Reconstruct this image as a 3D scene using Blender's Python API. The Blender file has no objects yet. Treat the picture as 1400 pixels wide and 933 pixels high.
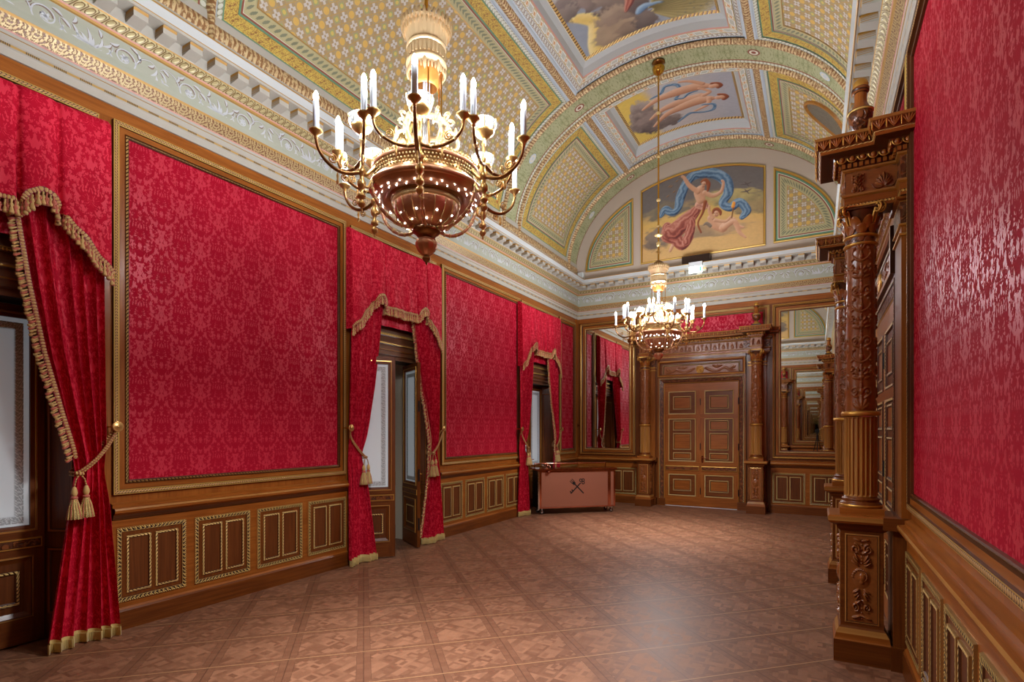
EXPOSURE = 0.12
BULB, SPARK, DOWN, UP, POOL = 610.0, 30.0, 160.0, 15.0, 290.0
import bpy, math, random
import numpy as np
from math import sin, cos, pi, radians, sqrt

random.seed(7)
rng = np.random.default_rng(7)
C = bpy.context.scene.collection
scene = bpy.context.scene

# ------------------------------------------------------------------ room dimensions (metres)
XL, XR = -5.0, 0.55          # window wall, portal wall
YB, YF = -0.60, 11.96        # end walls
XC = -2.225                  # ridge line of the vault
ZW = 4.285                   # top of the wood panelling
VA, VB, VZ = 2.8, 2.15, 5.43 # vault half width, rise, springing height

# ------------------------------------------------------------------ mesh builder
class MB:
    def __init__(self): self.ch = []
    def add(self, V, F, UV, m, smooth=False, col=None):
        V = np.asarray(V, float).reshape(-1, 3); F = np.asarray(F, int)
        if UV is None: UV = np.zeros((F.shape[0], F.shape[1], 2))
        self.ch.append((V, F, np.asarray(UV, float), m, smooth, col)); return self
    def grid(self, P, UV, m, smooth=True, cu=False, cv=False, col=None):
        P = np.asarray(P, float); UV = np.asarray(UV, float)
        if cu: P2 = P
        nu, nv = P.shape[:2]
        iu = np.arange(nu if cu else nu - 1); iv = np.arange(nv if cv else nv - 1)
        A, B = np.meshgrid(iu, iv, indexing='ij'); A = A.ravel(); B = B.ravel()
        A1 = (A + 1) % nu; B1 = (B + 1) % nv
        F = np.stack([A * nv + B, A1 * nv + B, A1 * nv + B1, A * nv + B1], 1)
        if UV.shape[:2] == (nu + cu, nv + cv):
            a1, b1 = A + 1, B + 1
        else:
            a1, b1 = A1, B1
        U = np.stack([UV[A, B], UV[a1, B], UV[a1, b1], UV[A, b1]], 1)
        return self.add(P.reshape(-1, 3), F, U, m, smooth, None if col is None else np.asarray(col).reshape(-1, 3))
    def quad(self, a, b, c, d, m, uv=None):
        a, b, c, d = [np.asarray(q, float) for q in (a, b, c, d)]
        if uv is None:
            w = np.linalg.norm(b - a); h = np.linalg.norm(d - a)
            uv = [[0, 0], [w, 0], [w, h], [0, h]] if w >= h else [[0, 0], [0, w], [h, w], [h, 0]]
            o = rng.random(2) * 5; uv = np.asarray(uv) + o
        return self.add([a, b, c, d], [[0, 1, 2, 3]], [uv], m)
    def box(self, x0, x1, y0, y1, z0, z1, m, skip=''):
        p = lambda i, j, k: ((x0, x1)[i], (y0, y1)[j], (z0, z1)[k])
        fs = {'z': (p(0,0,1),p(1,0,1),p(1,1,1),p(0,1,1)), 'b': (p(0,1,0),p(1,1,0),p(1,0,0),p(0,0,0)),
              'f': (p(0,0,0),p(1,0,0),p(1,0,1),p(0,0,1)), 'k': (p(1,1,0),p(0,1,0),p(0,1,1),p(1,1,1)),
              'l': (p(0,1,0),p(0,0,0),p(0,0,1),p(0,1,1)), 'r': (p(1,0,0),p(1,1,0),p(1,1,1),p(1,0,1))}
        for k, q in fs.items():
            if k not in skip: self.quad(*q, m)
        return self
    def lathe(self, prof, m, n=24, c=(0, 0), smooth=True, a0=0.0, a1=2 * pi, rmod=None):
        prof = np.asarray(prof, float); full = abs(a1 - a0 - 2 * pi) < 1e-6
        th = np.linspace(a0, a1, n + 1)
        L = np.concatenate([[0], np.cumsum(np.hypot(*np.diff(prof, axis=0).T))])
        rm = max(prof[:, 0].max(), 1e-4)
        R = np.repeat(prof[None, :, 0], n + 1, 0); 
        if rmod is not None: R = rmod(th[:, None], prof[None, :, 1], R)
        P = np.stack([c[0] + R * np.cos(th)[:, None], c[1] + R * np.sin(th)[:, None], np.repeat(prof[None, :, 1], n + 1, 0)], 2)
        UV = np.stack(np.broadcast_arrays(L[None, :], (th * rm)[:, None]), 2)
        if full: P = P[:-1]
        return self.grid(P, UV, m, smooth, cu=full)
    def tube(self, pts, r, m, n=8, smooth=True, closed=False):
        pts = np.asarray(pts, float); k = len(pts)
        r = np.full(k, r) if np.isscalar(r) else np.asarray(r, float)
        t = np.gradient(pts, axis=0) if not closed else np.roll(pts, -1, 0) - np.roll(pts, 1, 0)
        t /= np.linalg.norm(t, axis=1)[:, None] + 1e-9
        up = np.array([0, 0, 1.0]) if abs(t[0][2]) < .9 else np.array([1.0, 0, 0])
        ns = []
        a = np.cross(t[0], up); a /= np.linalg.norm(a)
        for i in range(k):
            a = a - t[i] * (a @ t[i]); a /= np.linalg.norm(a) + 1e-9; ns.append(a)
        ns = np.array(ns); bs = np.cross(t, ns); th = np.linspace(0, 2 * pi, n, endpoint=False)
        P = pts[:, None] + r[:, None, None] * (np.cos(th)[None, :, None] * ns[:, None] + np.sin(th)[None, :, None] * bs[:, None])
        L = np.concatenate([[0], np.cumsum(np.linalg.norm(np.diff(pts, axis=0), axis=1))])
        if closed: L = np.append(L, L[-1] + np.linalg.norm(pts[0] - pts[-1]))
        UV = np.stack(np.broadcast_arrays(L[:, None], (np.linspace(0, 2 * pi, n + 1) * r.max())[None]), 2)
        return self.grid(P, UV, m, smooth, cu=closed, cv=True)
    def inst(self, src, pos, scale=1.0):
        """copies of another builder's shapes at many places (ornament inside one part)"""
        pos = np.asarray(pos, float).reshape(-1, 3); n = len(pos)
        sc = np.broadcast_to(np.asarray(scale, float), (n,)) if np.ndim(scale) <= 1 else None
        for V, F, U, m, s, c in src.ch:
            VV = (V[None] * sc[:, None, None] + pos[:, None]).reshape(-1, 3)
            FF = (F[None] + (np.arange(n) * len(V))[:, None, None]).reshape(-1, F.shape[1])
            self.add(VV, FF, np.tile(U, (n, 1, 1)), m, s)
        return self
    def xform(self, M):
        M = np.asarray(M, float)
        self.ch = [(V @ M[:3, :3].T + M[:3, 3], F, U, m, s, c) for V, F, U, m, s, c in self.ch]; return self
    def mesh(self, name, org=(0, 0, 0)):
        me = bpy.data.meshes.new(name); names = []; off = 0
        Vs, LI, TOT, UVs, MI, SM, CO = [], [], [], [], [], [], []
        anycol = any(c[5] is not None for c in self.ch)
        for V, F, U, m, s, c in self.ch:
            if m not in names: names.append(m)
            Vs.append(V); LI.append((F + off).ravel()); TOT.append(np.full(len(F), F.shape[1]))
            UVs.append(U.reshape(-1, 2)); MI.append(np.full(len(F), names.index(m))); SM.append(np.full(len(F), s))
            if anycol: CO.append(np.c_[c if c is not None else np.ones((len(V), 3)), np.ones(len(V))])
            off += len(V)
        Vs = np.concatenate(Vs) - np.asarray(org, float); LI = np.concatenate(LI); TOT = np.concatenate(TOT)
        me.vertices.add(len(Vs)); me.vertices.foreach_set('co', Vs.ravel().astype(np.float32))
        me.loops.add(len(LI)); me.loops.foreach_set('vertex_index', LI.astype(np.int32))
        me.polygons.add(len(TOT)); me.polygons.foreach_set('loop_start', np.concatenate([[0], np.cumsum(TOT)[:-1]]).astype(np.int32))
        me.polygons.foreach_set('material_index', np.concatenate(MI).astype(np.int32))
        me.polygons.foreach_set('use_smooth', np.concatenate(SM))
        uv = me.uv_layers.new(name='UVMap'); uv.data.foreach_set('uv', np.concatenate(UVs).ravel().astype(np.float32))
        if anycol:
            a = me.color_attributes.new('Paint', 'FLOAT_COLOR', 'POINT'); a.data.foreach_set('color', np.concatenate(CO).ravel().astype(np.float32))
        me.update(calc_edges=True)
        for n_ in names: me.materials.append(bpy.data.materials[n_])
        return me

def part(name, mb, parent=None, label=None, org=(0, 0, 0)):
    o = bpy.data.objects.new(name, mb.mesh(name, org)); C.objects.link(o)
    if parent is not None: o.parent = parent
    if label: o['label'] = label
    return o
def tag(o, label, cat, group=None, kind=None):
    o['label'] = label; o['category'] = cat
    if group: o['group'] = group
    if kind: o['kind'] = kind
    return o
def thing(name, label, cat, loc=(0, 0, 0), rz=0.0, group=None, kind=None):
    o = bpy.data.objects.new(name, None); C.objects.link(o); o.empty_display_size = .1
    o.location = loc; o.rotation_euler = (0, 0, rz)
    return tag(o, label, cat, group, kind)
def struct(name, mb, label, cat):
    return tag(part(name, mb), label, cat, kind='structure')
def kids(o): return [c for c in bpy.data.objects if c.parent == o]
def dup(o, parent=None):
    c = o.copy(); C.objects.link(c)
    if parent is not None: c.parent = parent
    for k in kids(o): dup(k, c)
    return c

def mould(mb, path, N, prof, mats, closed=True, sides=None):
    """moulding of profile [(inset, height)...] run along a path with mitred corners; mats: one per profile segment"""
    P = np.asarray(path, float); k = len(P)
    N = np.broadcast_to(np.asarray(N, float), (k, 3))
    nx = np.roll(P, -1, 0) - P; nx /= np.linalg.norm(nx, axis=1)[:, None] + 1e-9
    pv = np.roll(nx, 1, 0)
    if not closed: pv = pv.copy(); nx = nx.copy(); pv[0] = nx[0]; nx[-1] = pv[-1]
    na = np.cross(N, pv); nb = np.cross(N, nx)
    M = (na + nb) / np.maximum(1 + (na * nb).sum(1), .25)[:, None]
    seg = np.linalg.norm(np.roll(P, -1, 0) - P, axis=1); L = np.concatenate([[0], np.cumsum(seg)])
    for j in range(len(prof) - 1):
        (d0, n0), (d1, n1) = prof[j], prof[j + 1]; m = mats[j] if not isinstance(mats, str) else mats
        w = math.hypot(d1 - d0, n1 - n0)
        if w < 1e-6: continue
        A = P + M * d0 + N * n0; B = P + M * d1 + N * n1
        vs = w if m.startswith('wood') else 1.0
        R = range(k if closed else k - 1)
        if sides is not None: R = sides
        for i in R:
            q = (i + 1) % k
            mb.add([A[i], A[q], B[q], B[i]], [[0, 1, 2, 3]], [[[L[i], 0], [L[i + 1], 0], [L[i + 1], vs], [L[i], vs]]], m)
    return mb
def rect(o, u, v, w, h):
    o, u, v = [np.asarray(q, float) for q in (o, u, v)]
    return [o, o + u * w, o + u * w + v * h, o + v * h]

def noise2(x, y, seed=0):
    """smooth value noise on numpy arrays"""
    xi = np.floor(x).astype(int); yi = np.floor(y).astype(int); fx = x - xi; fy = y - yi
    fx = fx * fx * (3 - 2 * fx); fy = fy * fy * (3 - 2 * fy)
    def h(a, b):
        n = (a * 374761393 + b * 668265263 + seed * 974711) & 0x7fffffff
        n = ((n ^ (n >> 13)) * 1274126177) & 0x7fffffff
        return ((n ^ (n >> 16)) & 0xffff) / 65535.0
    return (h(xi, yi) * (1 - fx) + h(xi + 1, yi) * fx) * (1 - fy) + (h(xi, yi + 1) * (1 - fx) + h(xi + 1, yi + 1) * fx) * fy
def fbm(x, y, seed=0, o=4):
    s = 0; a = .5
    for i in range(o): s = s + a * noise2(x * 2 ** i, y * 2 ** i, seed + i); a *= .5
    return s / (1 - .5 ** o)
def smooth_path(pts, n=8, closed=False):
    """Catmull-Rom through points"""
    P = np.asarray(pts, float); k = len(P); out = []
    g = (lambda i: P[i % k]) if closed else (lambda i: P[min(max(i, 0), k - 1)])
    for i in range(k if closed else k - 1):
        a, b, c, d = g(i - 1), g(i), g(i + 1), g(i + 2)
        for t in np.linspace(0, 1, n, endpoint=False):
            out.append(.5 * (2 * b + (c - a) * t + (2 * a - 5 * b + 4 * c - d) * t * t + (3 * b - a - 3 * c + d) * t ** 3))
    if not closed: out.append(P[-1])
    return np.array(out)
# ------------------------------------------------------------------ node helpers
def lin(c):
    if isinstance(c, str): c = [int(c[i:i + 2], 16) for i in (0, 2, 4)]
    return tuple(((v / 255) / 12.92 if v / 255 <= .04045 else ((v / 255 + .055) / 1.055) ** 2.4) for v in c) + (1,)
class S:
    def __init__(self, t, s): self.t, self.s = t, s
    def __add__(a, b): return a.t.mm('ADD', a, b)
    __radd__ = __add__
    def __sub__(a, b): return a.t.mm('SUBTRACT', a, b)
    def __rsub__(a, b): return a.t.mm('SUBTRACT', b, a)
    def __mul__(a, b): return a.t.mm('MULTIPLY', a, b)
    __rmul__ = __mul__
    def __truediv__(a, b): return a.t.mm('DIVIDE', a, b)
    def fract(a): return a.t.mm('FRACT', a)
    def floor(a): return a.t.mm('FLOOR', a)
    def abs(a): return a.t.mm('ABSOLUTE', a)
    def sin(a): return a.t.mm('SINE', a)
    def cos(a): return a.t.mm('COSINE', a)
    def lt(a, b): return a.t.mm('LESS_THAN', a, b)
    def gt(a, b): return a.t.mm('GREATER_THAN', a, b)
    def mn(a, b): return a.t.mm('MINIMUM', a, b)
    def mx(a, b): return a.t.mm('MAXIMUM', a, b)
    def pp(a, b): return a.t.mm('PINGPONG', a, b)
    def mod(a, b): return a.t.mm('FLOORED_MODULO', a, b)
    def sqrt(a): return a.t.mm('SQRT', a)
    def step(a, e0, e1):
        n = a.t.nt.nodes.new('ShaderNodeMapRange'); n.interpolation_type = 'SMOOTHSTEP'
        a.t.put(n.inputs['Value'], a); a.t.put(n.inputs['From Min'], e0); a.t.put(n.inputs['From Max'], e1); return S(a.t, n.outputs[0])
class Mat:
    def __init__(self, name, base=(200, 200, 200), rough=.5, metal=0.0, spec=.5, coat=0.0, emit=None, estr=0.0, trans=0.0, ior=1.45, alpha=None, sheen=0.0):
        self.mat = bpy.data.materials.new(name); self.mat.use_nodes = True; self.nt = self.mat.node_tree
        self.b = self.nt.nodes['Principled BSDF']; i = self.b.inputs
        i['Base Color'].default_value = lin(base); i['Roughness'].default_value = rough; i['Metallic'].default_value = metal
        i['Specular IOR Level'].default_value = spec; i['Coat Weight'].default_value = coat; i['Coat Roughness'].default_value = .15
        i['Transmission Weight'].default_value = trans; i['IOR'].default_value = ior
        if sheen: i['Sheen Weight'].default_value = sheen; i['Sheen Roughness'].default_value = .4
        if emit: i['Emission Color'].default_value = lin(emit); i['Emission Strength'].default_value = estr
        self._uv = None
    def put(self, sock, v):
        if isinstance(v, S): self.nt.links.new(v.s, sock)
        elif isinstance(v, (tuple, list, str)): sock.default_value = lin(v) if (isinstance(v, str) or max(v) > 1) else (tuple(v) if len(v) == 4 else tuple(v))
        else: sock.default_value = v
    def mm(self, op, a, b=None, c=None):
        n = self.nt.nodes.new('ShaderNodeMath'); n.operation = op
        for s, v in zip(n.inputs, (a, b, c)):
            if v is not None: self.put(s, v)
        return S(self, n.outputs[0])
    def uv(self):
        if self._uv is None:
            n = self.nt.nodes.new('ShaderNodeTexCoord'); x = self.nt.nodes.new('ShaderNodeSeparateXYZ'); self.nt.links.new(n.outputs['UV'], x.inputs[0])
            self._uv = (S(self, x.outputs[0]), S(self, x.outputs[1]))
        return self._uv
    def obj(self):
        n = self.nt.nodes.new('ShaderNodeTexCoord'); x = self.nt.nodes.new('ShaderNodeSeparateXYZ'); self.nt.links.new(n.outputs['Object'], x.inputs[0])
        return [S(self, x.outputs[k]) for k in range(3)]
    def vec(self, x, y, z=0.0):
        n = self.nt.nodes.new('ShaderNodeCombineXYZ')
        for s, v in zip(n.inputs, (x, y, z)): self.put(s, v)
        return S(self, n.outputs[0])
    def noise(self, v, scale=1.0, detail=2.0, rough=.5, dist=0.0):
        n = self.nt.nodes.new('ShaderNodeTexNoise'); self.nt.links.new(v.s, n.inputs['Vector'])
        n.inputs['Scale'].default_value = scale; n.inputs['Detail'].default_value = detail; n.inputs['Roughness'].default_value = rough; n.inputs['Distortion'].default_value = dist
        return S(self, n.outputs[0])
    def white(self, v):
        n = self.nt.nodes.new('ShaderNodeTexWhiteNoise'); n.noise_dimensions = '3D'; self.nt.links.new(v.s, n.inputs['Vector']); return S(self, n.outputs[0])
    def mix(self, f, a, b):
        n = self.nt.nodes.new('ShaderNodeMix'); n.data_type = 'RGBA'
        self.put(n.inputs[0], f); self.put(n.inputs[6], a); self.put(n.inputs[7], b); return S(self, n.outputs[2])
    def fmix(self, f, a, b): return f * b + (1 - f) * a
    def col(self, v): self.put(self.b.inputs['Base Color'], v); return self
    def rough(self, v): self.put(self.b.inputs['Roughness'], v); return self
    def spec(self, v): self.put(self.b.inputs['Specular IOR Level'], v); return self
    def metal(self, v): self.put(self.b.inputs['Metallic'], v); return self
    def bump(self, h, strength=.5, dist=.01):
        n = self.nt.nodes.new('ShaderNodeBump'); n.inputs['Strength'].default_value = strength; n.inputs['Distance'].default_value = dist
        self.put(n.inputs['Height'], h); self.nt.links.new(n.outputs[0], self.b.inputs['Normal']); return self
# ------------------------------------------------------------------ materials
def wood(name, a, b, rough=.36, coat=.08, g=1.0):
    t = Mat(name, b, rough, coat=coat, spec=.34); u, v = t.uv()
    n = t.noise(t.vec(u * (2.2 * g), v * (46 * g)), 1.0, 3, .6, .4); n2 = t.noise(t.vec(u * .9, v * 4.0), 1.0, 2)
    f = (n * .75 + n2 * .45 - .1).step(.25, .8)
    t.col(t.mix(f, a, b)); t.rough(n * .16 + (rough - .08)); t.bump(n, .08, .004); return t
wood('wood_panel', (128, 66, 18), (168, 98, 36))
wood('wood_dark', (66, 32, 14), (100, 54, 24), .34)
wood('wood_mid', (92, 44, 13), (128, 69, 23))
_g = wood('wood_gloss', (104, 60, 34), (140, 90, 54), .2, 1.0); _g.b.inputs['Coat IOR'].default_value = 2.5; _g.b.inputs['Coat Roughness'].default_value = .38
Mat('clear_glass', (250, 246, 242), .0, trans=1.0, ior=1.08)
wood('wood_pale', (150, 98, 42), (182, 128, 62), .4)
wood('wood_recess', (84, 41, 14), (116, 62, 24), .4)
wood('wood_black', (38, 22, 14), (52, 32, 20), .42)
Mat('gilt', (212, 170, 104), .3, .85)
Mat('gilt_soft', (200, 150, 70), .42, .75)
Mat('gilt_pale', (232, 204, 140), .36, .55)
Mat('gilt_line', (214, 178, 94), .4, .35)
Mat('ivory_gilt', (214, 184, 140), .3, .75)
Mat('amber', (186, 118, 58), .3, .6)
Mat('brass', (216, 164, 70), .18, 1.0)
Mat('bronze', (146, 106, 64), .28, 1.0)
Mat('copper_gilt', (212, 156, 118), .3, .6)
Mat('dark_metal', (40, 34, 30), .4, .6)
Mat('iron_black', (18, 17, 17), .5, .2)
Mat('chrome', (210, 212, 215), .12, 1.0)
Mat('white_paint', (222, 224, 226), .5)
Mat('rubber', (28, 28, 28), .7)
Mat('mirror_glass', (236, 238, 236), .0, 1.0)
Mat('plaster', (180, 174, 162), .7)
Mat('plaster_white', (190, 192, 190), .65)
Mat('pink_line', (206, 150, 138), .7)
Mat('gold_line', (184, 142, 78), .5, .3)
Mat('lunette_wall', (194, 176, 160), .8)
Mat('blind', (196, 186, 166), .9)
Mat('candle_tube', (206, 210, 216), .45)
Mat('lamp_bulb', (255, 255, 255), .3, emit=(240, 247, 255), estr=BULB)
Mat('lamp_spark', (255, 255, 255), .3, emit=(240, 246, 255), estr=SPARK)
Mat('crystal', (245, 248, 255), .05, trans=.85, ior=1.5)
Mat('cup_glass', (238, 244, 250), .08, trans=.8, ior=1.4)
Mat('copper_panel', (182, 122, 98), .38, .6)
Mat('copper_polish', (190, 126, 104), .12, 1.0)
Mat('black_print', (16, 14, 14), .5)
Mat('sign_face', (235, 246, 240), .5, emit=(235, 255, 246), estr=4.5)
Mat('sign_green', (0, 150, 90), .5, emit=(30, 190, 130), estr=1.6)
Mat('cream_fringe', (224, 200, 128), .75, sheen=.4)

def damask(name, sat, fig, w, h, k=3.2, gr=.36, fr=.72, fs=.12, gs=.55, thr=.5):
    """woven damask: satin ground and matt figure, mirrored half-drop motif"""
    t = Mat(name, sat, gr); u, v = t.uv()
    t.b.inputs['Specular Tint'].default_value = (1.0, .5, .54, 1)
    x = (u / w).pp(1.0); y = v / h; T2 = 2 * pi
    def motif(px, py):
        a = py * T2
        n = t.noise(t.vec(px * (k * 1.25), a.cos() * (k * .5), a.sin() * (k * .5)), 1.0, 3, .66, .5)
        xx = px * w; dy = ((py + .5).fract() - .5) * h; r = (xx * xx + dy * dy * .62).sqrt(); th = t.mm('ARCTAN2', xx, dy * .8)
        lobe = (th * 7.0).cos().abs() * .022 + (th.cos() * .016) + .066
        q = r / lobe
        leafy = ((th * 15.0 + r * 150.0).sin() * .09 + .045) * (1 - q.step(.85, .98)) * q.step(.18, .3)
        gap = q.step(.9, 1.0) * (1 - q.step(1.14, 1.3))
        return n * (1 - (1 - q.step(.9, 1.05)) * .75) + (1 - q.step(.9, 1.05)) * (.36 + leafy * -1.0) + gap * .075
    f = motif(x, y) + motif(1 - x, y + .5)
    og = ((x - (0.5 + 0.5 * (y * T2).cos()) * 1.0).abs()).step(.03, .11)
    f = (f * .5 - thr) + (1 - og) * .06
    f = f.step(-.012, .012)
    th = t.noise(t.vec(u * 900, v * 60), 1.0, 1)
    c = t.mix(f, fig, sat); t.col(t.mix(th * .18, c, (90, 4, 18)))
    t.rough(t.fmix(f, fr, gr)); t.spec(t.fmix(f, fs, gs)); t.bump(f * .4 + th * .3, .12, .002); return t
damask('damask_wall', (198, 36, 60), (170, 18, 43), .172, .66, k=5.0, gr=.42, gs=1.0, thr=.522)
damask('damask_cloth', (222, 42, 68), (190, 22, 48), .172, .62, k=4.6, gr=.46, fs=.1, gs=.6, thr=.518)

def trim(name, gold, dark, period, kind, metal=.7):
    t = Mat(name, gold, .4, metal); u, v = t.uv(); p = (u / period).fract()
    if kind == 'bead': f = (((p - .5) * (p - .5) * 5.2 + (v - .5) * (v - .5) * 4.6)).lt(1.0); hgt = (1 - ((p - .5) * (p - .5) * 4 + (v - .5) * (v - .5) * 4)).mx(0.0)
    elif kind == 'leaf':
        q = (p - .5).abs() * 2; f = (q.lt(.82 - v * .75)) * (1 - q.lt(.30 - v * .32)) + (v - .93).gt(0.0); f = f.mn(1.0); hgt = 1 - q
    elif kind == 'rope': q = ((u / period) + v * .9).fract(); f = q.lt(.62); hgt = (q * pi).sin()
    elif kind == 'reel': q = (u / period).fract(); d = ((q - .5) * 14).fract(); f = (q.lt(.5)).mx(d.lt(.35) * .8); hgt = f
    elif kind == 'dentil': f = p.lt(.55) * (v.gt(.12)); hgt = f
    elif kind == 'egg':
        a = (p - .5) * 2; b = (v - .45) * 2; e = a * a * 1.7 + b * b * 1.25; f = e.lt(.55) + (1 - e.lt(.95)) * (a.abs().lt(.86)); f = f.mn(1.0); hgt = (1 - e).mx(0.0)
    elif kind == 'braid':
        q = (u / period + (v - .5).abs() * .8).fract(); n = t.noise(t.vec(u * 38, v * 3.2), 1.0, 2); n = t.noise(t.vec(u * 30, v * 4.5), 1.0, 2, .6); f = (q * .5 + n * 1.9 - 1.1).step(-.08, .3); hgt = f
    elif kind == 'acanthus':
        n = t.noise(t.vec((u / period).pp(.5) * 9, v * 4.2, (u / period).floor() * .0), 1.0, 2, .6); f = (n - .44).step(.0, .07); hgt = f
    elif kind == 'tassel':
        q = (u / period).fract(); f = (q - .5).abs().lt(.3 - v * .12); hgt = f
    t.col(t.mix(f, dark, gold)); t.metal(f * metal); t.bump(hgt, .6, .006); return t
trim('gilt_bead', (230, 190, 104), (70, 36, 16), .021, 'bead', .4)
trim('gilt_bead_fine', (238, 202, 126), (74, 38, 16), .034, 'rope', .0)
trim('gilt_chain', (186, 142, 84), (58, 28, 16), .024, 'bead', .2)
trim('gilt_leaf', (240, 200, 116), (48, 22, 9), .036, 'leaf', .0)
trim('gilt_rope', (220, 172, 92), (84, 46, 20), .05, 'rope')
trim('bead_reel', (190, 154, 92), (104, 82, 52), .165, 'reel', .2)
trim('egg_dart', (186, 170, 124), (112, 84, 44), .072, 'egg', .2)
trim('acanthus', (186, 160, 112), (122, 80, 50), .15, 'acanthus', .2)
trim('laurel', (222, 196, 148), (146, 102, 64), .05, 'braid', .3)
trim('laurel_brown', (146, 100, 58), (104, 64, 34), .10, 'braid', .3)
trim('vault_bead', (214, 214, 198), (150, 148, 120), .058, 'bead', .0)
trim('dart_white', (216, 216, 208), (128, 98, 72), .07, 'egg', .0)
trim('gold_rope', (230, 196, 124), (120, 80, 40), .06, 'rope', .55)
trim('wood_dentil', (128, 72, 30), (44, 22, 10), .042, 'dentil', .0)
trim('wood_egg', (134, 76, 32), (62, 30, 14), .09, 'egg', .0)
trim('wood_flute', (150, 92, 40), (70, 36, 16), .03, 'dentil', .0)
trim('fringe_red_gold', (198, 158, 92), (146, 60, 50), .02, 'rope', .0)
trim('braid_red', (196, 150, 88), (140, 30, 40), .022, 'bead', .0)
trim('bullion', (226, 206, 130), (128, 106, 52), .011, 'rope', .0)
Mat('thread_gold', (206, 168, 104), .7, sheen=.4)
Mat('thread_rose', (190, 100, 78), .7, sheen=.4)

t = Mat('wood_carved', (110, 60, 27), .38, coat=.2); u, v = t.uv()
px = (u / .17).pp(1.0); n = t.noise(t.vec(px * 3.4, v * 20), 1.0, 2, .55, .6); e = (n - .47).step(-.03, .06)
t.col(t.mix(e, (86, 42, 17), (132, 72, 32))); t.bump(e + n * .4, .9, .012)
t = Mat('wood_relief', (112, 60, 28), .36, coat=.25); u, v = t.uv(); n = t.noise(t.vec(u * 6, v * 60), 1.0, 3); t.col(t.mix(n, (112, 57, 19), (156, 91, 39)))

# vault fields -----------------------------------------------------
t = Mat('coffer_field', (170, 140, 105), .75); u, v = t.uv(); P = .105
a = (u + v) / (P * 1.4142); b = (u - v) / (P * 1.4142)
ca, cb = a.floor(), b.floor(); fa, fb = (a.fract() - .5).abs(), (b.fract() - .5).abs()
par = (ca + cb).mod(2.0)
cross = ((fa.mn(fb)).lt(.15)) * ((fa.mx(fb)).lt(.47)); core = (fa * fa + fb * fb).lt(.014)
sq = (fa.mx(fb)).lt(.27); rr = (fa * fa + fb * fb).sqrt()
which = (ca * 3.0 + cb).mod(4.0)
edge = ((fa.mx(fb)).gt(.465))
c = t.mix(cross * (1 - core), (172, 148, 112), (208, 200, 192))
sqc = t.mix((which - 1.5).gt(0.0), (220, 178, 92), t.mix((rr.lt(.36)) * (1 - rr.lt(.2)), (216, 190, 104), (160, 172, 112)))
c2 = t.mix(sq.mx((which - 1.5).lt(0.0) * rr.lt(.36)), (176, 154, 116), sqc)
c = t.mix(par, c, c2); c = t.mix(edge * .75, c, (196, 156, 76)); n = t.noise(t.vec(u * 40, v * 40), 1.0, 2)
t.col(t.mix(n * .16, c, (128, 110, 84)))
def arab(name, ground, fig, sc, thr=.5, soft=.03, third=None):
    t = Mat(name, ground, .75); u, v = t.uv(); px = (u / (.22)).pp(1.0)
    n = t.noise(t.vec(px * (2.6 * sc), (v - .5).abs() * (1.8 * sc)), 1.0, 2, .55, .8)
    f = ((n - thr).abs()).step(.018, .018 + soft)
    c = t.mix(f, fig, ground)
    if third: c = t.mix((n - thr - .09).step(0.0, .03), c, third)
    t.col(c); return t
arab('coffer_gold', (208, 178, 86), (146, 98, 60), 2.9, soft=.04)
t = Mat('coffer_leaf', (178, 166, 122), .75); u, v = t.uv(); q = (u / .07).fract() - .5; par = ((u / .07).floor()).mod(2.0)
d = (q * q * 7 + (v - .5) * (v - .5) * 5.5); n = t.noise(t.vec(q.abs() * 9, v * 7), 1.0, 2); f = (d + n * 1.2).lt(1.05)
t.col(t.mix(f, (184, 174, 132), (128, 130, 104)))
t = Mat('band_green', (168, 172, 128), .75); u, v = t.uv(); n = t.noise(t.vec((u / .2).pp(1.0) * 7, (v - .5).abs() * 14), 1.0, 3, .6, .8)
t.col(t.mix((n - .5).step(-.03, .12), (176, 176, 136), (140, 144, 100)))
Mat('line_green', (104, 142, 112), .7); Mat('line_red', (146, 84, 66), .7); Mat('line_cream', (222, 216, 196), .7); Mat('line_blue', (196, 206, 214), .7)
t = Mat('modillion_strip', (206, 202, 188), .7); u, v = t.uv(); p = (u / .225).fract()
def inbox(p, v, a, b, c, d): return (p.gt(a)) * (p.lt(b)) * (v.gt(c)) * (v.lt(d))
A1 = inbox(p, v, .04, .62, .12, .9); A2 = inbox(p, v, .10, .56, .24, .78); B1 = inbox(p, v, .68, .97, .2, .8); B2 = inbox(p, v, .74, .91, .34, .66)
c = t.mix(A1, (196, 178, 136), (226, 228, 226)); c = t.mix(A2, c, (190, 190, 176)); c = t.mix(B1, c, (228, 222, 206)); c = t.mix(B2, c, (206, 150, 96)); t.col(c); t.bump(A1 + B1, .6, .02)
t = Mat('frieze_ground', (190, 190, 172), .8); u, v = t.uv(); n = t.noise(t.vec(u * 7, v * 7), 1.0, 3); t.col(t.mix(n, (164, 167, 150), (180, 180, 163)))
Mat('scroll_light', (198, 200, 204), .8); Mat('scroll_brown', (132, 114, 102), .8)
t = Mat('fresco_paint', (200, 200, 200), .8); n = t.nt.nodes.new('ShaderNodeVertexColor'); n.layer_name = 'Paint'; t.nt.links.new(n.outputs[0], t.b.inputs['Base Color'])
t = Mat('vent_mesh', (120, 110, 96), .6); u, v = t.uv(); f = ((u * 260).sin() * (v * 260).sin()).gt(.1); t.col(t.mix(f, (62, 55, 46), (158, 146, 126)))
t = Mat('milk_glass', (226, 233, 236), .3, spec=.4, emit=(200, 216, 226), estr=.13)  # faint glow put into the glass in place of daylight behind it
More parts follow.
